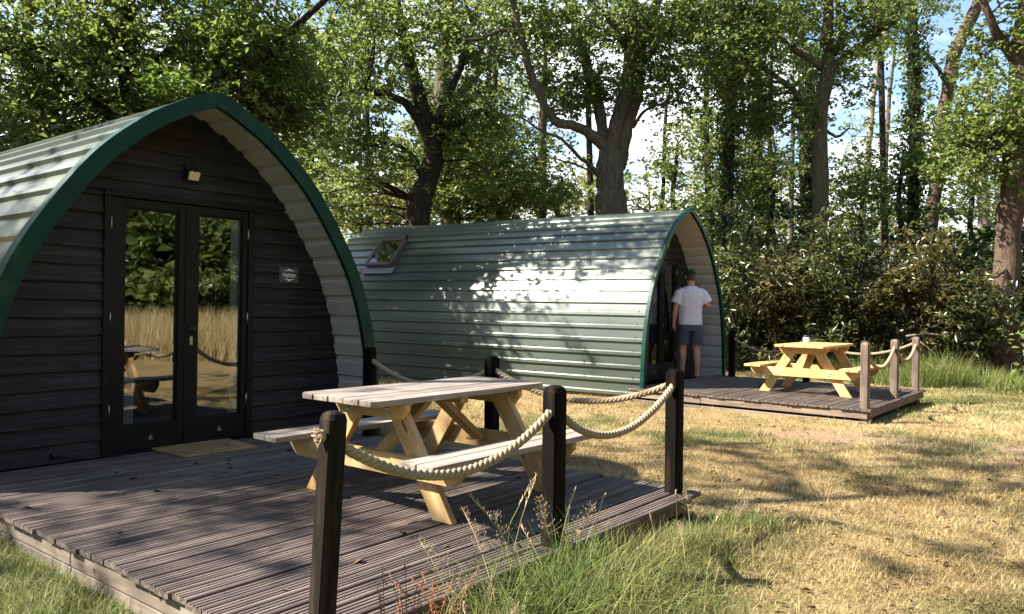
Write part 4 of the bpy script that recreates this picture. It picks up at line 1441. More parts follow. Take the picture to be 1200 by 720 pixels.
# ---- broad leafy oak behind the near pod
grow_tree('oak_tree', 'broad leafy oak filling the sky above the near pod\'s roof', [
    [(-7.6, 15.2, GZ - .1, .34), (-7.5, 15.2, 2.5, .29), (-7.2, 15.1, 4.2, .25), (-7.5, 15.0, 6.4, .18), (-7.0, 14.8, 9.2, .09), (-6.8, 14.6, 11.5, .03)],
    [(-7.2, 15.1, 4.0, .16), (-5.8, 14.8, 5.2, .12), (-4.4, 14.5, 6.0, .08), (-3.1, 14.0, 6.9, .04)],
    [(-7.3, 15.1, 4.4, .15), (-8.6, 14.6, 5.6, .11), (-9.8, 14.2, 6.4, .07), (-11.2, 13.8, 7.2, .03)],
    [(-7.3, 15.1, 5.2, .12), (-6.2, 15.6, 6.8, .09), (-4.8, 15.8, 8.0, .05)],
    [(-7.3, 15.1, 4.8, .13), (-6.9, 14.0, 6.4, .10), (-5.8, 13.0, 7.5, .06), (-4.3, 12.0, 8.1, .02)],
    [(-7.3, 15.1, 3.6, .10), (-8.9, 15.4, 4.3, .07), (-10.2, 15.2, 4.6, .03)],
], [CL(40, 55, 14.5, 95, 75, 1.6, 36), CL(20, 165, 14.2, 60, 45, 1.2, 18), CL(165, 60, 14.8, 80, 65, 1.4, 26), CL(120, 145, 15, 60, 35, 1.0, 13), CL(285, 75, 15.2, 60, 60, 1.2, 24), CL(338, 130, 15.8, 34, 36, 1.0, 9),
    CL(250, 140, 15.5, 50, 30, 1, 14), CL(130, -95, 14.6, 210, 80, 2.2, 7), CL(330, -60, 15, 90, 70, 1.8, 10)],
    OAK, BARKD, 14, group='oaks behind the pods', per=180, extra=[
    ((-4.3, 12.05, 8.1), (.75, .35, .3), 5), ((-5.5, 12.8, 8.0), (.9, .42, .35), 6), ((-6.8, 13.6, 8.0), (.9, .5, .4), 4), ((-8.0, 14.4, 8.0), (.9, .6, .5), 6)])
grow_tree('young_oak', 'bright lime-leaved young oak just behind the near pod\'s ridge', [
    [(-5.6, 13.9, GZ - .1, .10), (-5.5, 13.8, 2.2, .08), (-5.3, 13.6, 4.0, .05), (-5.0, 13.5, 5.4, .02)],
    [(-5.45, 13.7, 3.2, .04), (-4.9, 13.6, 4.4, .025), (-4.5, 13.6, 5.6, .01)],
    [(-5.5, 13.8, 2.6, .04), (-6.3, 13.5, 3.6, .02), (-6.8, 13.4, 4.2, .01)],
], [CL(222, 120, 13.6, 38, 30, .6, 6), CL(250, 60, 14, 45, 36, .7, 7), CL(300, 30, 14, 50, 36, .7, 6), CL(190, 150, 13.6, 26, 16, .5, 3), CL(335, 70, 14.2, 26, 30, .6, 3)],
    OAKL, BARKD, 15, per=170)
grow_tree('leafy_bush', 'sunny pale-leaved bush between the two pods\' roofs', [
    [(-4.2, 21.5, GZ - .1, .06), (-4.2, 21.5, 2.0, .04), (-4.1, 21.4, 4.0, .02)],
], [CL(432, 238, 22, 36, 26, 1.0, 16), CL(470, 225, 22.5, 22, 22, .8, 6), CL(400, 255, 22, 25, 20, .8, 7)], BIRCHL, BARKD, 16, cat='bush', leaf=0.10, per=80)

# ---- the wood on the right
grow_tree('oak_tree', 'mossy forked oak left of the leaning pine, two bare limbs spreading at its fork', [
    [ground_base(962, 430, 20, 9.3)] + L4((961, 310, 20, 9.8), (959, 205, 20, 9.3), (958, 130, 20, 8.9), (966, 92, 20, 8.5), (968, 50, 20, 6.8), (970, 0, 20, 6), (976, -60, 20, 3.4)),
    L4((968, 82, 20, 6), (985, 72, 19.9, 4.7), (1005, 56, 19.8, 4.2), (1026, 40, 19.7, 3.8), (1050, 18, 19.6, 3.4), (1066, -12, 19.5, 2.5)),
    L4((964, 80, 20, 4.7), (937, 61, 19.8, 3.6), (915, 46, 19.6, 3.1), (896, 29, 19.4, 2.5), (868, 14, 19.2, 1.7)),
    L4((957, 140, 20, 4.7), (932, 110, 19.8, 3.7), (912, 92, 19.6, 3.2), (888, 74, 19.4, 2.2)),
    L4((970, 75, 20, 4.2), (986, 42, 20.2, 4.1), (980, 0, 20.4, 3.4), (984, -50, 20.6, 2.5)),
    L4((962, 150, 20, 2.1), (982, 160, 19.9, 1.7), (996, 150, 19.8, 1)),
], [CL(900, 24, 19.7, 52, 42, 1.4, 26), CL(860, 78, 19.6, 34, 34, 1.1, 12), CL(1005, 22, 19.8, 50, 30, 1.3, 17), CL(925, 128, 19.8, 26, 24, .9, 6), CL(958, -70, 20, 130, 55, 2, 12),
    CL(985, 105, 20, 22, 22, .7, 4), CL(880, 130, 20, 22, 24, .8, 5)], OAK, BARK, 21, group='oaks on the right')
grow_tree('pine_tree', 'leaning bare-stemmed pine with warm bark on the right', [
    [ground_base(1076, 430, 23, 7.9)] + L4((1083, 330, 23, 8.1), (1090, 270, 23, 7.6), (1098, 200, 23, 7.6), (1105, 150, 23, 7.6), (1112, 102, 23, 7.6), (1122, 60, 23, 7.2), (1135, 28, 23, 6.8), (1148, 0, 23, 6.8), (1166, -60, 23, 5.1)),
    L4((1108, 98, 23, 2.9), (1099, 80, 22.9, 2.5), (1082, 62, 22.8, 2), (1062, 52, 22.7, 1.4), (1040, 50, 22.6, 0.85)),
    L4((1122, 57, 23, 1.7), (1136, 55, 22.9, 1.2), (1147, 56, 22.8, 0.68)),
    L4((1106, 150, 23, 2), (1128, 128, 22.8, 1.5), (1150, 116, 22.6, 0.85)),
], [CL(1076, 60, 22.8, 16, 14, .8, 2), CL(1170, -80, 23, 70, 40, 2, 14)], OAK, PINEB, 22)
grow_tree('old_tree', 'stout reddish trunk at the photo\'s right edge behind the hedge', [
    [ground_base(1176, 445, 17.5, 18)] + L4((1178, 425, 17.5, 17), (1184, 300, 17.5, 14), (1190, 200, 17.5, 13), (1194, 120, 17.5, 11), (1197, 60, 17.5, 11), (1203, -10, 17.5, 7.9), (1210, -70, 17.5, 5.3)),
    L4((1193, 75, 17.5, 7), (1178, 50, 17.3, 6.2), (1164, 25, 17.1, 4.8), (1150, -5, 17, 3.5)),
    L4((1189, 210, 17.5, 2.6), (1172, 190, 17.2, 1.8), (1155, 165, 17, 1.1)),
    L4((1186, 310, 17.5, 3.1), (1168, 322, 17.2, 2.1), (1158, 330, 17, 1.2)),
], [CL(1180, 130, 17.2, 36, 40, 1.1, 17), CL(1142, 150, 17.4, 30, 26, .9, 8), CL(1188, 30, 17.2, 26, 34, .9, 9), CL(1150, 200, 17.3, 26, 24, .8, 6), CL(1185, -70, 17.4, 70, 45, 1.6, 16)],
    OAK, PINEB, 23)
for px, Y, top, lab, sd in ((853, 21.5, -40, 'ivy-wrapped trunk rising directly behind the far pod\'s front', 31), (944, 23.5, 60, 'ivy-wrapped trunk close left of the mossy forked oak', 32), (1066, 22, -40, 'ivy-wrapped trunk close left of the leaning pine', 33), (886, 25, 60, 'thin ivy-clad trunk between the far pod and the mossy oak', 34)):
    grow_tree('ivy_tree', lab, [[ground_base(px, 430, Y, 8)] + L4((px + 1, 300, Y, 7), (px + 2, 200, Y, 6.5), (px + 4, 100, Y, 6), (px + 2, top, Y, 4))],
              [CL(px, top + 20, Y, 40, 50, 1.2, 12)] if top < 0 else [CL(px, 90, Y, 20, 30, .8, 4)], IVY, BARKD, sd, group='ivy-wrapped trunks', leaf=0.09, per=80,
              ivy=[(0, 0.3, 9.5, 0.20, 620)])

# thin stems and pale birches further off
for i, (px, Y, hw, lean, top, mt, lab, cl) in enumerate((
    (902, 27, 3.4, 3, 40, BARKD, 'thin dark stem between the ivy trunks', [CL(905, 120, 27, 24, 30, 1, 5)]),
    (1004, 31, 4, 24, 40, PALEB, 'slender pale birch leaning right between the oak and the pine', [CL(1015, 150, 31, 30, 60, 1.5, 10)]),
    (1030, 30, 3, 14, 60, BARK, 'slim twisted birch behind the slender pale one', [CL(1036, 190, 30, 26, 50, 1.4, 9)]),
    (1150, 27, 7, 6, 130, PALEB, 'pink-barked trunk glimpsed left of the right edge trunk', [CL(1160, 220, 27, 26, 40, 1.2, 9)]),
    (634, 27, 6, 4, 90, PINEB, 'reddish slim trunk under the long arching limb', [CL(630, 225, 27, 36, 30, 1.2, 12)]),
    (318, 29, 6, 4, 60, PALEB, 'pale birch trunk showing above the near pod\'s right shoulder', [CL(335, 175, 29, 34, 40, 1.2, 12)]),
    (300, 30, 3.2, 2, 60, PALEB, 'thinner pale birch beside it above the near pod\'s shoulder', [CL(292, 120, 30, 20, 40, 1, 6)]),
    (770, 28, 2.6, 12, 110, BARKD, 'bare crooked sapling right of the many-stemmed oak', [CL(775, 200, 28, 16, 20, .8, 3)]),
    (832, 26, 4, -3, 60, BARKD, 'dark stem above the far pod\'s front peak', [CL(835, 170, 26, 26, 60, 1.2, 10)]),
    (586, 29, 4, -6, 60, BARKD, 'dark slim stem between the two left oaks and the many-stemmed oak', [CL(590, 200, 29, 30, 40, 1.2, 9)]),
    (925, 30, 3, 3, 120, BARK, 'thin mossy stem left of the ivy trunk by the forked oak', [CL(922, 215, 30, 24, 40, 1.2, 7)]),
)):
    grow_tree('slim_tree', lab, [[ground_base(px, 380, Y, hw * 1.25)] + L4((px + lean * .2, 290, Y, hw), (px + lean * .5, 200, Y, hw * .9), (px + lean * .8, 120, Y, hw * .75), (px + lean * 1.2, top, Y, hw * .5), (px + lean * 1.3, top - 60, Y, hw * .25))],
              cl, FARL if i % 3 else OAK, mt, 50 + i, leaf=0.12, per=60, blob=0.42, group='slim trees deeper in the wood')

# hazels and other undergrowth trees between the trunks
for i, (px, Y, cy, rx, ry, nn, mt, lab) in enumerate((
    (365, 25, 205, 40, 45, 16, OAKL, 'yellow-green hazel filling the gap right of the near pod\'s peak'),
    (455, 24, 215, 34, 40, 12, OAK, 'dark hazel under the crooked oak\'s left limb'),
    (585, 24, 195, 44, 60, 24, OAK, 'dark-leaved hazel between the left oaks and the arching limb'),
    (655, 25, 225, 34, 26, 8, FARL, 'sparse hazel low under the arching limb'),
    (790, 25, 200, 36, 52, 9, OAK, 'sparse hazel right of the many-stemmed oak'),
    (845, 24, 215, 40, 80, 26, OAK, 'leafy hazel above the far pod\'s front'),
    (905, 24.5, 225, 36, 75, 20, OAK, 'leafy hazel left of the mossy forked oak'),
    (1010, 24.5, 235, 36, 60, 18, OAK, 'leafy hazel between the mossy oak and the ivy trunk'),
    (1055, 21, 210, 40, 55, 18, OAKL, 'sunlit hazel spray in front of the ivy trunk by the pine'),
    (1140, 24, 235, 40, 55, 18, OAK, 'leafy hazel between the pine and the right-edge trunk'),
    (830, 26, 60, 46, 60, 22, OAK, 'tall dark-crowned tree high above the far pod\'s front'),
    (690, 27, 45, 50, 40, 11, OAK, 'tall tree whose crown shows between the many-stemmed oak\'s limbs'),
    (430, 26, 60, 70, 60, 16, OAKL, 'tall tree whose crown backs the crooked oak'),
    (575, 27, 60, 60, 70, 17, OAKL, 'tall tree whose crown backs the arching limb'),
    (940, 27, 40, 60, 50, 20, OAK, 'tall tree whose crown backs the mossy forked oak'),
    (1035, 27, 20, 40, 40, 10, OAK, 'tall tree whose crown shows left of the pine\'s top'),
    (260, 24, 120, 90, 70, 22, OAKL, 'tall tree backing the near pod\'s peak'),
    (80, 24, 100, 120, 100, 36, OAKL, 'tall tree backing the broad leafy oak at the far left'),
)):
    p = at(px, cy, Y)
    grow_tree('hazel_tree', lab, [[ground_base(px, 380, Y, 5)] + L4((px + 3, 300, Y, 4), (px - 2, cy + ry * .5, Y, 3), (px + 4, cy - ry * .6, Y, 1.5))],
              [CL(px, cy, Y, rx, ry, 1.2, nn)], mt, BARKD, 400 + i, leaf=0.115, per=140, blob=0.45, den=1.35, group='undergrowth trees between the trunks')

# a far belt of trees closing the view
rb = np.random.default_rng(77)
belt = [(200, 34, 13), (330, 33, 12.5), (420, 33, 11), (500, 36, 13), (585, 35, 11), (665, 40, 8), (760, 36, 7.0), (845, 36, 10), (900, 42, 8.5), (960, 40, 8.0), (1035, 45, 8), (1105, 40, 6.6), (1165, 38, 8), (1235, 36, 11), (90, 33, 13)]
kinds = ['rounded pale-green', 'loose yellow-green', 'dull green', 'thin feathery']
where = ['behind the near pod\'s roof', 'right of the near pod\'s peak', 'between the pods, low', 'behind the crooked oak', 'under the arching limb, left', 'left of the many-stemmed oak', 'right of the many-stemmed oak', 'above the far pod\'s front', 'beyond the ivy trunks', 'behind the mossy oak', 'between the oak and the pine', 'behind the leaning pine', 'left of the right-edge trunk', 'at the right edge', 'at the far left']
for i, (px, Y, h) in enumerate(belt):
    p = at(px, 380, Y)
    cl = []
    nk = int(5 + h * .75)
    for k in range(nk):
        hz = h * (0.14 + 0.80 * (k + rb.uniform(.2, .8)) / nk)
        cl.append(((p.x + rb.normal(0, 1.1), p.y + rb.normal(0, .8), hz), (1.7, 1.1, 1.0), 7))
    grow_tree('distant_tree', '%s tree far back in the wood %s' % (kinds[i % 4], where[i]),
              [[(p.x, p.y, GZ - .1, .16), (p.x + .1, p.y, h * .4, .11), (p.x - .1, p.y, h, .03)]], cl, (FARL, BIRCHL, FARL, BIRCHL)[i % 4] if i not in (0, 14) else OAK, BARK, 90 + i, leaf=0.20, per=62, blob=0.6, den=1.0, group='trees closing the wood', twigs=True)

# ---- hedge of rhododendrons along the wood's edge
HB = [(866, 18.2, 335, 78, 'rhododendron hard against the far pod\'s right side'), (915, 17.8, 362, 56, 'rhododendron behind the left end of the yellow table'),
      (970, 17.4, 340, 70, 'sunlit brown-tipped rhododendron behind the yellow table'), (1030, 17.2, 366, 50, 'rhododendron behind the far deck\'s brown posts'),
      (1085, 17.0, 352, 62, 'sunlit rhododendron right of the far deck\'s rear post'), (1136, 16.8, 380, 46, 'rhododendron beside the right-edge trunk')]
for i, (px, Y, cy, ry, lab) in enumerate(HB):
    p = at(px, 440, Y)
    st = []
    for k in range(5):
        a = rb.uniform(0, 6.28); d = rb.uniform(.3, 1.0)
        st.append([(p.x + .1 * math.cos(a), p.y + .1 * math.sin(a), GZ - .05, .035), (p.x + .3 * d * math.cos(a), p.y + .3 * d * math.sin(a), .5, .03), (p.x + .6 * d * math.cos(a), p.y + .5 * d * math.sin(a), 1.4, .018), (p.x + .8 * d * math.cos(a), p.y + .6 * d * math.sin(a), 2.2, .008)])
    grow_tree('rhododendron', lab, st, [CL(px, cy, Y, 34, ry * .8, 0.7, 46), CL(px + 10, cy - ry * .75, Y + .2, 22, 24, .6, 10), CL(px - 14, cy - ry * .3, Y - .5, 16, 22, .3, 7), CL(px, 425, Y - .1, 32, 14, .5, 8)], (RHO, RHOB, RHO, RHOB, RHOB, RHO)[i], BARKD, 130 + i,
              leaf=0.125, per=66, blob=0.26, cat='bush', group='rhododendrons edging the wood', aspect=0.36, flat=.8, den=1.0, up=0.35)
for i, (px, Y, lab) in enumerate(((890, 20, 'dark bush added deep behind the left end of the hedge to block light'), (960, 20.5, 'dark bush added deep behind the middle of the hedge to block light'), (1040, 20.2, 'dark bush added behind the hedge near the ivy trunk to block light'), (1120, 19.8, 'dark bush added behind the hedge under the pine to block light'), (1215, 18.5, 'dark bush added right of the right-edge trunk to block light'))):
    p = at(px, 440, Y)  # dark filler row added behind the hedge to block light low down
    grow_tree('light_block_bush', lab, [[(p.x, p.y, GZ - .05, .05), (p.x, p.y, 1.2, .04), (p.x + .1, p.y, 2.6, .01)]], [CL(px, 350, Y, 62, 66, .9, 60)], IVY, BARKD, 150 + i, leaf=0.16, per=70, blob=0.36, cat='bush', group='dark bushes added behind the hedge to block light', den=1.0)
p = at(1197, 440, 12.5)
grow_tree('sapling', 'bright-leaved sapling poking in at the photo\'s right edge', [[(p.x + .1, p.y, GZ - .05, .015), (p.x + .05, p.y, .5, .012), (p.x, p.y, 1.1, .005)], [(p.x + .06, p.y, .3, .009), (p.x - .15, p.y, .7, .004)]],
          [CL(1198, 400, 12.5, 12, 22, .25, 9), CL(1196, 445, 12.5, 10, 12, .2, 3)], OAKL, BARKD, 160, leaf=0.10, per=9, blob=0.14, den=1.0)
# fallen branch in front of the hedge
fb = MB()
fb.tube([at(1062, 394, 16.2), at(1085, 391, 16.2), at(1103, 393, 16.1), at(1122, 388, 16.2)], [.022, .022, .016, .006], 6)
fb.tube([at(1070, 394, 16.2), at(1090, 410, 16.1), at(1112, 430, 16.0)], [.013, .01, .005], 5)
fb.tube([at(1085, 425, 15.8), at(1110, 440, 15.6), at(1135, 446, 15.5)], [.02, .016, .008], 5)
ob = fb.build('fallen_branch', PALEB)
tag(ob, 'pale dead branch caught in the hedge by the far deck\'s rear post', 'branch')

# ---- trees around the clearing, outside the photograph but casting its shade
grow_tree('oak_tree', 'wide oak left of the near pod throwing shade over deck and lawn', [
    [(-13.0, 4.0, GZ - .1, .40), (-12.9, 4.0, 2.5, .34), (-12.6, 4.1, 4.6, .28), (-12.4, 4.3, 7.2, .18), (-12.0, 4.4, 10, .06)],
    [(-12.6, 4.1, 4.8, .19), (-11.0, 4.4, 6.6, .13), (-8.8, 4.8, 8.0, .09), (-6.0, 5.5, 8.7, .04)],
    [(-12.4, 4.3, 6.0, .13), (-11.4, 5.2, 7.8, .09), (-10.6, 6.0, 9.2, .04)],
], [((-7.0, 5.5, 8.5), (2.4, 1.3, .5), 13), ((-8.2, 6.3, 9.4), (1.8, .9, .5), 9), ((-5.6, 6.6, 9.0), (1.2, .7, .4), 6), ((-10.0, 3.9, 7.3), (1.2, 1.1, .6), 8), ((-11.8, 4.4, 9.0), (1.2, .8, .8), 8)],
    OAK, BARK, 171, per=110, den=1.0)
rt = []
def clearing_tree(loc, rz, sc, lab):
    global rt
    if not rt:
        x = grow_tree('tall_tree', lab, [[(0, 0, GZ - .1, .3), (.1, 0, 3, .25), (0, .1, 6, .16), (.1, 0, 9.5, .05)], [(.1, 0, 3, .12), (1.4, .4, 4.6, .08), (2.4, .6, 5.6, .03)], [(.1, 0, 3.6, .12), (-1.3, -.5, 5.2, .07), (-2.2, -.8, 6.2, .03)]],
                      [((0, 0, .9), (2.4, 2.2, .8), 18), ((0, 0, 7.5), (2.6, 2.6, 2.2), 46), ((1.6, .6, 4.6), (1.6, 1.6, 1.4), 22), ((-1.6, -.6, 4.4), (1.7, 1.7, 1.6), 22), ((0, 1.2, 2.2), (2.2, 1.4, 1.2), 16), ((-.6, -1.4, 2.0), (2.0, 1.2, 1.3), 16)],
                      OAK, BARKD, 180, leaf=0.30, per=60, blob=0.6, den=1.3, group='trees ringing the clearing')
        rt = [x]
        x.location, x.rotation_euler = (*loc, 0), (0, 0, rz)
    else:
        x = copy_thing(rt[0], (*loc, 0), rz); x['label'] = lab
    x.scale = (sc, sc, sc)
for i, (x, y, sc, lab) in enumerate((
    (18, -3, 1.1, 'tall tree beyond the straw field, right at its middle'),
    (20, 1, 1.2, 'tall tree beyond the straw field, a little left of its middle'),
    (19.5, 5, 1.1, 'tall tree at the straw field\'s left end'),
    (22, 9, 1.1, 'tall tree right of the clearing towards the wood'),
    (16.5, -7, 1.15, 'tall tree beyond the straw field, right of its middle'),
    (15, -11, 1.15, 'tall tree at the straw field\'s right end'),
    (22, -5, 1.4, 'bigger tree in the second row beyond the straw field, right'),
    (24, 3, 1.45, 'biggest tree in the second row beyond the straw field, left'),
    (8, -14, 1.2, 'tall tree straight behind the photographer'),
    (-2, -15, 1.1, 'tall tree behind and left of the photographer'),
    (-11, -10, 1.2, 'tall tree at the clearing\'s rear left corner'),
    (24, -11, 1.3, 'big tree at the far right end of the second row'),
    (19, 14, 1.1, 'tall tree behind the hedge\'s right end'),
    (-17, 12, 1.15, 'tall tree far left of the near pod'),
    (-25, 8, 1.2, 'tall tree far left beyond the near pod\'s rear half'),
    (-15, -3, 1.1, 'tall tree left of the wide oak by the near pod'),
)):
    clearing_tree((x, y), i * 1.3, sc, lab)

# ================================================================ GRASS
def blades(name, x, y, z, h, w, lean, tone, green=None, mat=None, seed=0, segs=2, label=None, cat='grass', group=None, parent=None, kind='stuff'):
    rng = np.random.default_rng(seed)
    n = len(x)
    a = rng.random(n) * 6.283
    d = np.stack([np.cos(a), np.sin(a)], 1)
    fa = a + 1.57 + rng.normal(0, .5, n)
    s = np.stack([np.cos(fa), np.sin(fa)], 1) * (w / 2)[:, None]
    rows = []
    for k in range(segs + 1):
        t = k / segs
        ho = lean * h * t ** 1.7
        px, py, pz = x + d[:, 0] * ho, y + d[:, 1] * ho, z + h * t * np.sqrt(np.maximum(0.05, 1 - (lean * t * .75) ** 2))
        wd = (1 - t ** 1.5)
        if k < segs:
            rows.append(np.stack([px - s[:, 0] * wd, py - s[:, 1] * wd, pz], 1)); rows.append(np.stack([px + s[:, 0] * wd, py + s[:, 1] * wd, pz], 1))
        else:
            rows.append(np.stack([px, py, pz], 1))
    Vv = np.stack(rows, 1).reshape(-1, 3)
    m = 2 * segs + 1
    tr = []
    for k in range(segs - 1):
        tr += [[2 * k, 2 * k + 1, 2 * k + 3], [2 * k, 2 * k + 3, 2 * k + 2]]
    tr += [[2 * segs - 2, 2 * segs - 1, 2 * segs]]
    T = (np.arange(n)[:, None, None] * m + np.array(tr)[None]).reshape(-1, 3)
    o = np_mesh(name, Vv, tris=T, mat=mat, parent=parent, attr=np.repeat(tone, len(tr)))
    if green is not None:
        at_ = o.data.attributes.new('green', 'FLOAT', 'FACE')
        at_.data.foreach_set('value', np.repeat(green, len(tr)).astype(np.float32))
    if label or kind: tag(o, label, cat if label else None, group, kind)
    return o

STRAW = ((0.16, 0.105, 0.048), (0.41, 0.305, 0.135), (0.60, 0.495, 0.275))
GREEN = ((0.050, 0.068, 0.018), (0.115, 0.140, 0.038), (0.25, 0.245, 0.10))
LUSH = ((0.045, 0.080, 0.016), (0.115, 0.180, 0.034), (0.26, 0.32, 0.085))
GM = grass_mat('sward_blades', STRAW, GREEN, True, 0.3)
GL = grass_mat('lush_blades', STRAW, LUSH, True, 0.4)

def blocked(x, y):
    u, v = uv_of(x, y, u1, v1)
    a = (u > 1.66) & (u < 4.82) & (v > 2.2) & (v < 6.2)
    a |= (u > 1.67) & (u < 5.06) & (v > 5.6) & (v < 13.1)
    a |= (u > 10.16) & (u < 13.4) & (v > 2.48) & (v < 6.2)
    p, q_ = uv_of(x, y, u2, v2)
    a |= (p > 10.55) & (p < 14.0) & (q_ > 5.05) & (q_ < 12.6)
    return a

def view_points(n, y0, y1, seed, x0=-40, x1=1240):
    rng = np.random.default_rng(seed)
    y = y0 * (y1 / y0) ** rng.random(n)
    px = rng.uniform(x0, x1, n)
    x = (px - 600) / FPX * y
    return x, y, rng

# the lawn sward
x, y, rg = view_points(520000, 3.2, 19.5, 5)
keep = ~blocked(x, y) & (rg.random(len(x)) > 0.8 * bare_of(x, y))
cl_ = vnoise(x, y, 0.16, 31) * 0.6 + vnoise(x, y, 0.5, 32) * 0.4
keep &= rg.random(len(x)) < 0.22 + 1.25 * cl_ ** 1.4
x, y, cl_ = x[keep], y[keep], cl_[keep]
n = len(x)
gr = np.clip(green_of(x, y) + rg.normal(0, .18, n), 0, 1)
h = (0.014 + 0.055 * cl_ ** 1.5 + 0.018 * gr) * rg.uniform(.4, 1.7, n) * (1 + 0.015 * y)
blades('lawn_grass', x, y, gz(x, y) - .003, h, 0.0027 * (0.6 + y / 5), rg.uniform(.5, 2.0, n), np.clip(rg.beta(2, 2, n) + .55 * (vnoise(x, y, 1.1, 33) - .5) + .45 * (vnoise(x, y, .3, 34) - .5), 0, 1), gr, GM, 6, 2, 'short dry straw-coloured lawn with green patches', 'lawn')

# longer grass along the near deck's front edge and its left side
rg = np.random.default_rng(41)
n = 15000
u = rg.uniform(1.75, 5.35, n); v = 2.17 - np.abs(rg.normal(0, .36, n))
px_ = vnoise(u, v, 0.33, 43)
hm = np.interp(u, [1.7, 2.2, 2.7, 3.3, 3.7, 4.4, 5.0, 5.4], [.22, .32, .46, .40, .20, .11, .09, .05]) * np.interp(v, [0.9, 1.5, 2.0, 2.2], [.35, .7, 1.0, .85])
k = (rg.random(n) < 0.25 + 0.9 * px_) & (v > 0.7)
u, v, hm, px_ = u[k], v[k], hm[k], px_[k]
n = len(u)
X, Y = u * u1.x + v * v1.x, u * u1.y + v * v1.y
h = hm * rg.uniform(.35, 1.25, n) * (.6 + .8 * px_)
blades('deck_edge_grass', X, Y, gz(X, Y) - .005, h, rg.uniform(.003, .0062, n), rg.uniform(.15, 1.6, n), rg.beta(1.5, 1.8, n), np.clip(np.interp(u, [1.7, 3.3, 4.0, 5.3], [.8, .8, .45, .3]) + .5 * (vnoise(u, v, .25, 48) - .5) + rg.normal(0, .22, n), 0, 1), GL, 42, 4, 'long lush grass growing against the near deck\'s front edge', 'long grass')
n = 9000
u = 1.66 - np.abs(rg.normal(0, .55, n)); v = rg.uniform(2.2, 5.6, n)
px_ = vnoise(u, v, 0.3, 44)
k = rg.random(n) < .3 + .9 * px_
u, v, px_ = u[k], v[k], px_[k]; n = len(u)
X, Y = u * u1.x + v * v1.x, u * u1.y + v * v1.y
blades('side_grass', X, Y, gz(X, Y) - .005, (.05 + .11 * px_) * rg.uniform(.5, 1.5, n), rg.uniform(.003, .006, n), rg.uniform(.3, 1.2, n), rg.beta(2.4, 2, n), np.clip(.8 + rg.normal(0, .2, n), 0, 1), GL, 45, 3, 'bright green grass along the near deck\'s left skirt', 'long grass')

# flowering stalks standing out of the long grass: countable, each its own plant
STM = grass_mat('seed_stalk', ((0.30, 0.21, 0.10), (0.45, 0.34, 0.19), (0.62, 0.50, 0.33)), ((0.10, 0.14, .03),) * 3, None)
STM = painted('seed_stalk', (0.36, 0.30, 0.15), 0.8, 0.2, 0.3)
SEED = painted('pinkish_seed_head', (0.40, 0.29, 0.20), 0.9, 0.1, 0.35)
STG = painted('green_stalk', (0.15, 0.19, 0.05), 0.7, 0.2, 0.3)
def stalk(u, v, h, lean, ang, plume, seed, lab):
    r = random.Random(seed)
    x, y = u * u1.x + v * v1.x, u * u1.y + v * v1.y
    root = empty('grass_stalk', (x, y, float(gz(x, y))))
    tag(root, lab, 'grass stalk', 'flowering grass stalks by the near deck')
    d = Vector((math.cos(ang), math.sin(ang), 0))
    pts = [d * (lean * h * (t ** 2)) + Vector((0, 0, h * t * (1 - .12 * lean * t))) for t in np.linspace(0, 1, 8)]
    m = MB(); m.tube(pts, [.0022 - .0011 * t for t in np.linspace(0, 1, 8)], 4); m.build('stem', STM if r.random() < .7 else STG, root)
    s = MB()
    if plume == 'panicle':
        for i in range(46):
            t = r.uniform(.68, 1.0)
            b = pts[0].lerp(pts[-1], 0) if False else d * (lean * h * t * t) + Vector((0, 0, h * t * (1 - .12 * lean * t)))
            a = r.uniform(0, 6.28); L = (1.05 - t) * .17 * r.uniform(.4, 1.1) + .008
            e = b + Vector((math.cos(a) * L, math.sin(a) * L, L * r.uniform(.2, .9)))
            s.tube([b, e], [.0006, .0004], 3, cap=False)
            q = e + Vector((r.uniform(-.3, .3), r.uniform(-.3, .3), .8)) * .010
            s.tube([e, (e + q) / 2, q], [.0005, .0015, .0004], 4, cap=False)
    else:
        for i in range(16):
            t = .80 + .2 * i / 16
            b = d * (lean * h * t * t) + Vector((0, 0, h * t * (1 - .12 * lean * t)))
            a = r.uniform(0, 6.28)
            q = b + Vector((math.cos(a) * .008, math.sin(a) * .008, .016))
            s.tube([b, (b + q) / 2, q], [.001, .0030, .0006], 4, cap=False)
    s.build('seed_head', SEED, root)
rs = random.Random(12)
qual = ['tall', 'short', 'leaning', 'upright', 'thin', 'bent']
SP = []
for i in range(24):
    u = rs.uniform(2.0, 5.1); v = 2.14 - abs(rs.gauss(0, .30))
    hmax = float(np.interp(u, [1.7, 2.4, 3.0, 3.5, 4.2, 5.2], [.45, .55, .68, .48, .34, .26]))
    SP.append((u, v, hmax * rs.uniform(.6, 1.05)))
SP += [(2.52, 2.12, .72), (2.62, 2.08, .78), (2.75, 2.05, .62), (3.0, 2.1, .55)]
for i, (u, v, h) in enumerate(SP):
    pl = 'panicle' if rs.random() < .62 else 'spike'
    stalk(u, v, h, rs.uniform(.05, .5), rs.uniform(0, 6.28), pl, i, '%s %s %s grass stalk, %s cm tall, %s' % (qual[i % 6], 'feathery' if pl == 'panicle' else 'slim-headed', 'dry', int(h * 100),
          'left of the sagging rope\'s low point' if u < 2.6 else ('in front of the table\'s legs' if u < 3.2 else ('near the middle post' if u < 3.9 else 'towards the right corner post'))))
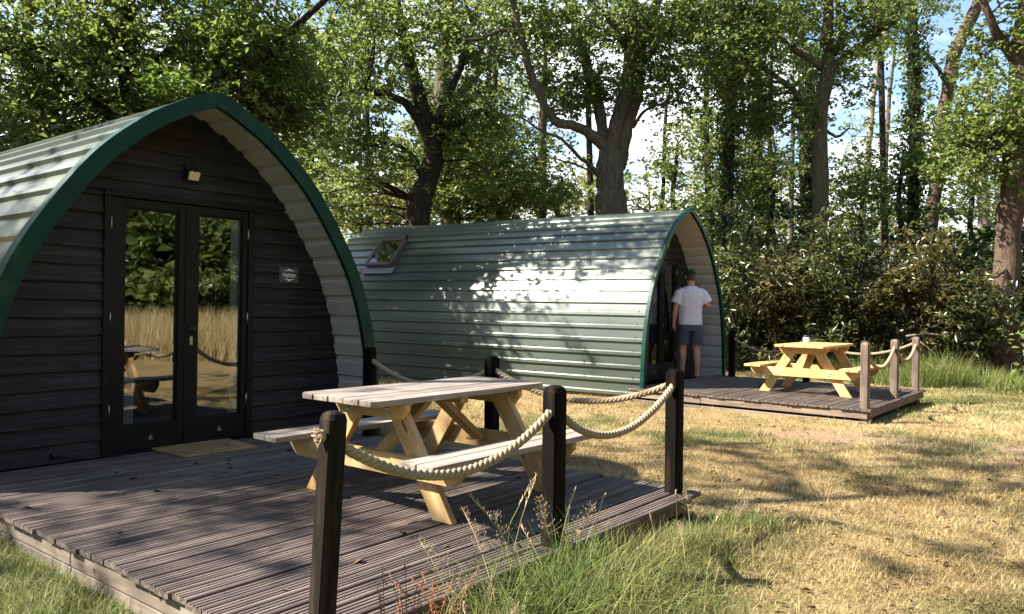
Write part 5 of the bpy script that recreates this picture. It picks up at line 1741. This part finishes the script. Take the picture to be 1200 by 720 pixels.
# red sorrel by the foremost post
SOR = painted('red_sorrel', (0.34, 0.135, 0.075), 0.8, 0.2, 0.5)
for k, (u, v, h, lab) in enumerate(((2.02, 2.06, .50, 'red sorrel plant right of the foremost post, tallest of its kind'), (2.10, 2.02, .44, 'red sorrel plant with bushy head in front of the deck'), (1.93, 2.08, .42, 'red sorrel plant touching the foremost post'), (2.22, 2.06, .40, 'red sorrel plant at the right of its clump'))):
    r = random.Random(60 + k)
    x, y = u * u1.x + v * v1.x, u * u1.y + v * v1.y
    root = empty('sorrel_plant', (x, y, float(gz(x, y))))
    tag(root, lab, 'wild plant', 'red sorrel by the near deck')
    st, sd = MB(), MB()
    for j in range(5):
        a = r.uniform(0, 6.28); L = h * r.uniform(.7, 1.05); ln = r.uniform(.08, .42)
        pts = [Vector((math.cos(a) * ln * L * t * t, math.sin(a) * ln * L * t * t, L * t)) for t in np.linspace(0, 1, 8)]
        st.tube(pts, [.0024 - .0013 * t for t in np.linspace(0, 1, 8)], 4)
        for i in range(42):
            t = r.uniform(.40, 1.0)
            b = Vector((math.cos(a) * ln * L * t * t, math.sin(a) * ln * L * t * t, L * t)) + Vector((r.gauss(0, .007), r.gauss(0, .007), 0))
            q = b + Vector((r.gauss(0, 1), r.gauss(0, 1), r.gauss(0, 1))).normalized() * .007
            sd.tube([b, (b + q) / 2, q], [.0006, .0022, .0006], 4, cap=False)
    st.build('stem', painted('sorrel_stem', (0.36, 0.14, 0.06), .8, .2, .3), root)
    sd.build('seed_head', SOR, root)

# grass tufts along the hedge foot and between the pods
for i, (px, Y, r_, h_, nb, lab) in enumerate(((1010, 15.2, .5, .55, 700, 'bright tuft of tall grass behind the far deck\'s middle post'), (1055, 14.6, .45, .45, 500, 'low grass tuft behind the far deck\'s rear edge'), (1096, 14.4, .6, .75, 1100, 'tallest bright grass tuft beside the far deck\'s rear post'), (1150, 14.8, .7, .5, 900, 'wide grass tuft in front of the right-edge trunk'), (1190, 14.0, .5, .4, 600, 'small grass tuft at the right edge below the trunk'), (925, 16.2, .7, .35, 500, 'grass tuft under the yellow table\'s far side'), (468, 10.6, .35, .35, 400, 'weedy tuft between the two pods'), (870, 5.0, .22, .16, 700, 'low dark tuft at the near deck\'s right corner'), (815, 4.5, .22, .2, 700, 'tuft of fine grass under the near deck\'s front edge, right half'))):
    p = at(px, 440, Y)
    rg = np.random.default_rng(200 + i)
    a, d = rg.random(nb) * 6.283, r_ * np.sqrt(rg.random(nb))
    X, Yy = p.x + d * np.cos(a), p.y + d * np.sin(a) * .6
    blades('grass_tuft', X, Yy, gz(X, Yy) - .01, h_ * rg.uniform(.4, 1.1, nb), rg.uniform(.005, .011, nb) * (1 if Y > 8 else .5), rg.uniform(.2, 1.0, nb), rg.beta(2.4, 2, nb), np.clip(.85 + rg.normal(0, .15, nb), 0, 1), GL, 210 + i, 4, lab, 'grass tuft', 'grass tufts', kind='thing')
# the straw field across the clearing (seen in the door glass)
rg = np.random.default_rng(300)
n = 26000
X, Yy = rg.uniform(9.2, 16.5, n), rg.uniform(-9, 7.5, n)
blades('tall_straw', X, Yy, np.full(n, GZ), rg.uniform(.6, 1.35, n), rg.uniform(.010, .022, n), rg.uniform(.1, .6, n), rg.beta(3, 2, n), rg.uniform(0, .15, n), GM, 301, 3, 'tall dry straw grass across the clearing', 'tall grass')
# litter on the lawn: dead leaves and twigs on deck and grass
rg = np.random.default_rng(310)
x, y, _ = view_points(900, 3.4, 14, 311, 500, 1240)
k = ~blocked(x, y); x, y = x[k], y[k]
dk = [P1(u_, v_, .006) for u_, v_ in zip(rg.uniform(1.75, 4.75, 70), rg.uniform(2.25, 6.0, 70))]
leaf_mesh('leaf_litter', np.vstack([np.stack([x, y, gz(x, y) + .02], 1), np.array([(d_.x, d_.y, d_.z) for d_ in dk])]), 0.045, painted('dead_leaf', (0.15, 0.095, 0.05), .8, .2, .5), None, 312, 2.0)
tag(bpy.data.objects['leaf_litter'], 'scattered dead brown leaves on the lawn and deck', 'leaf litter', None, 'stuff')
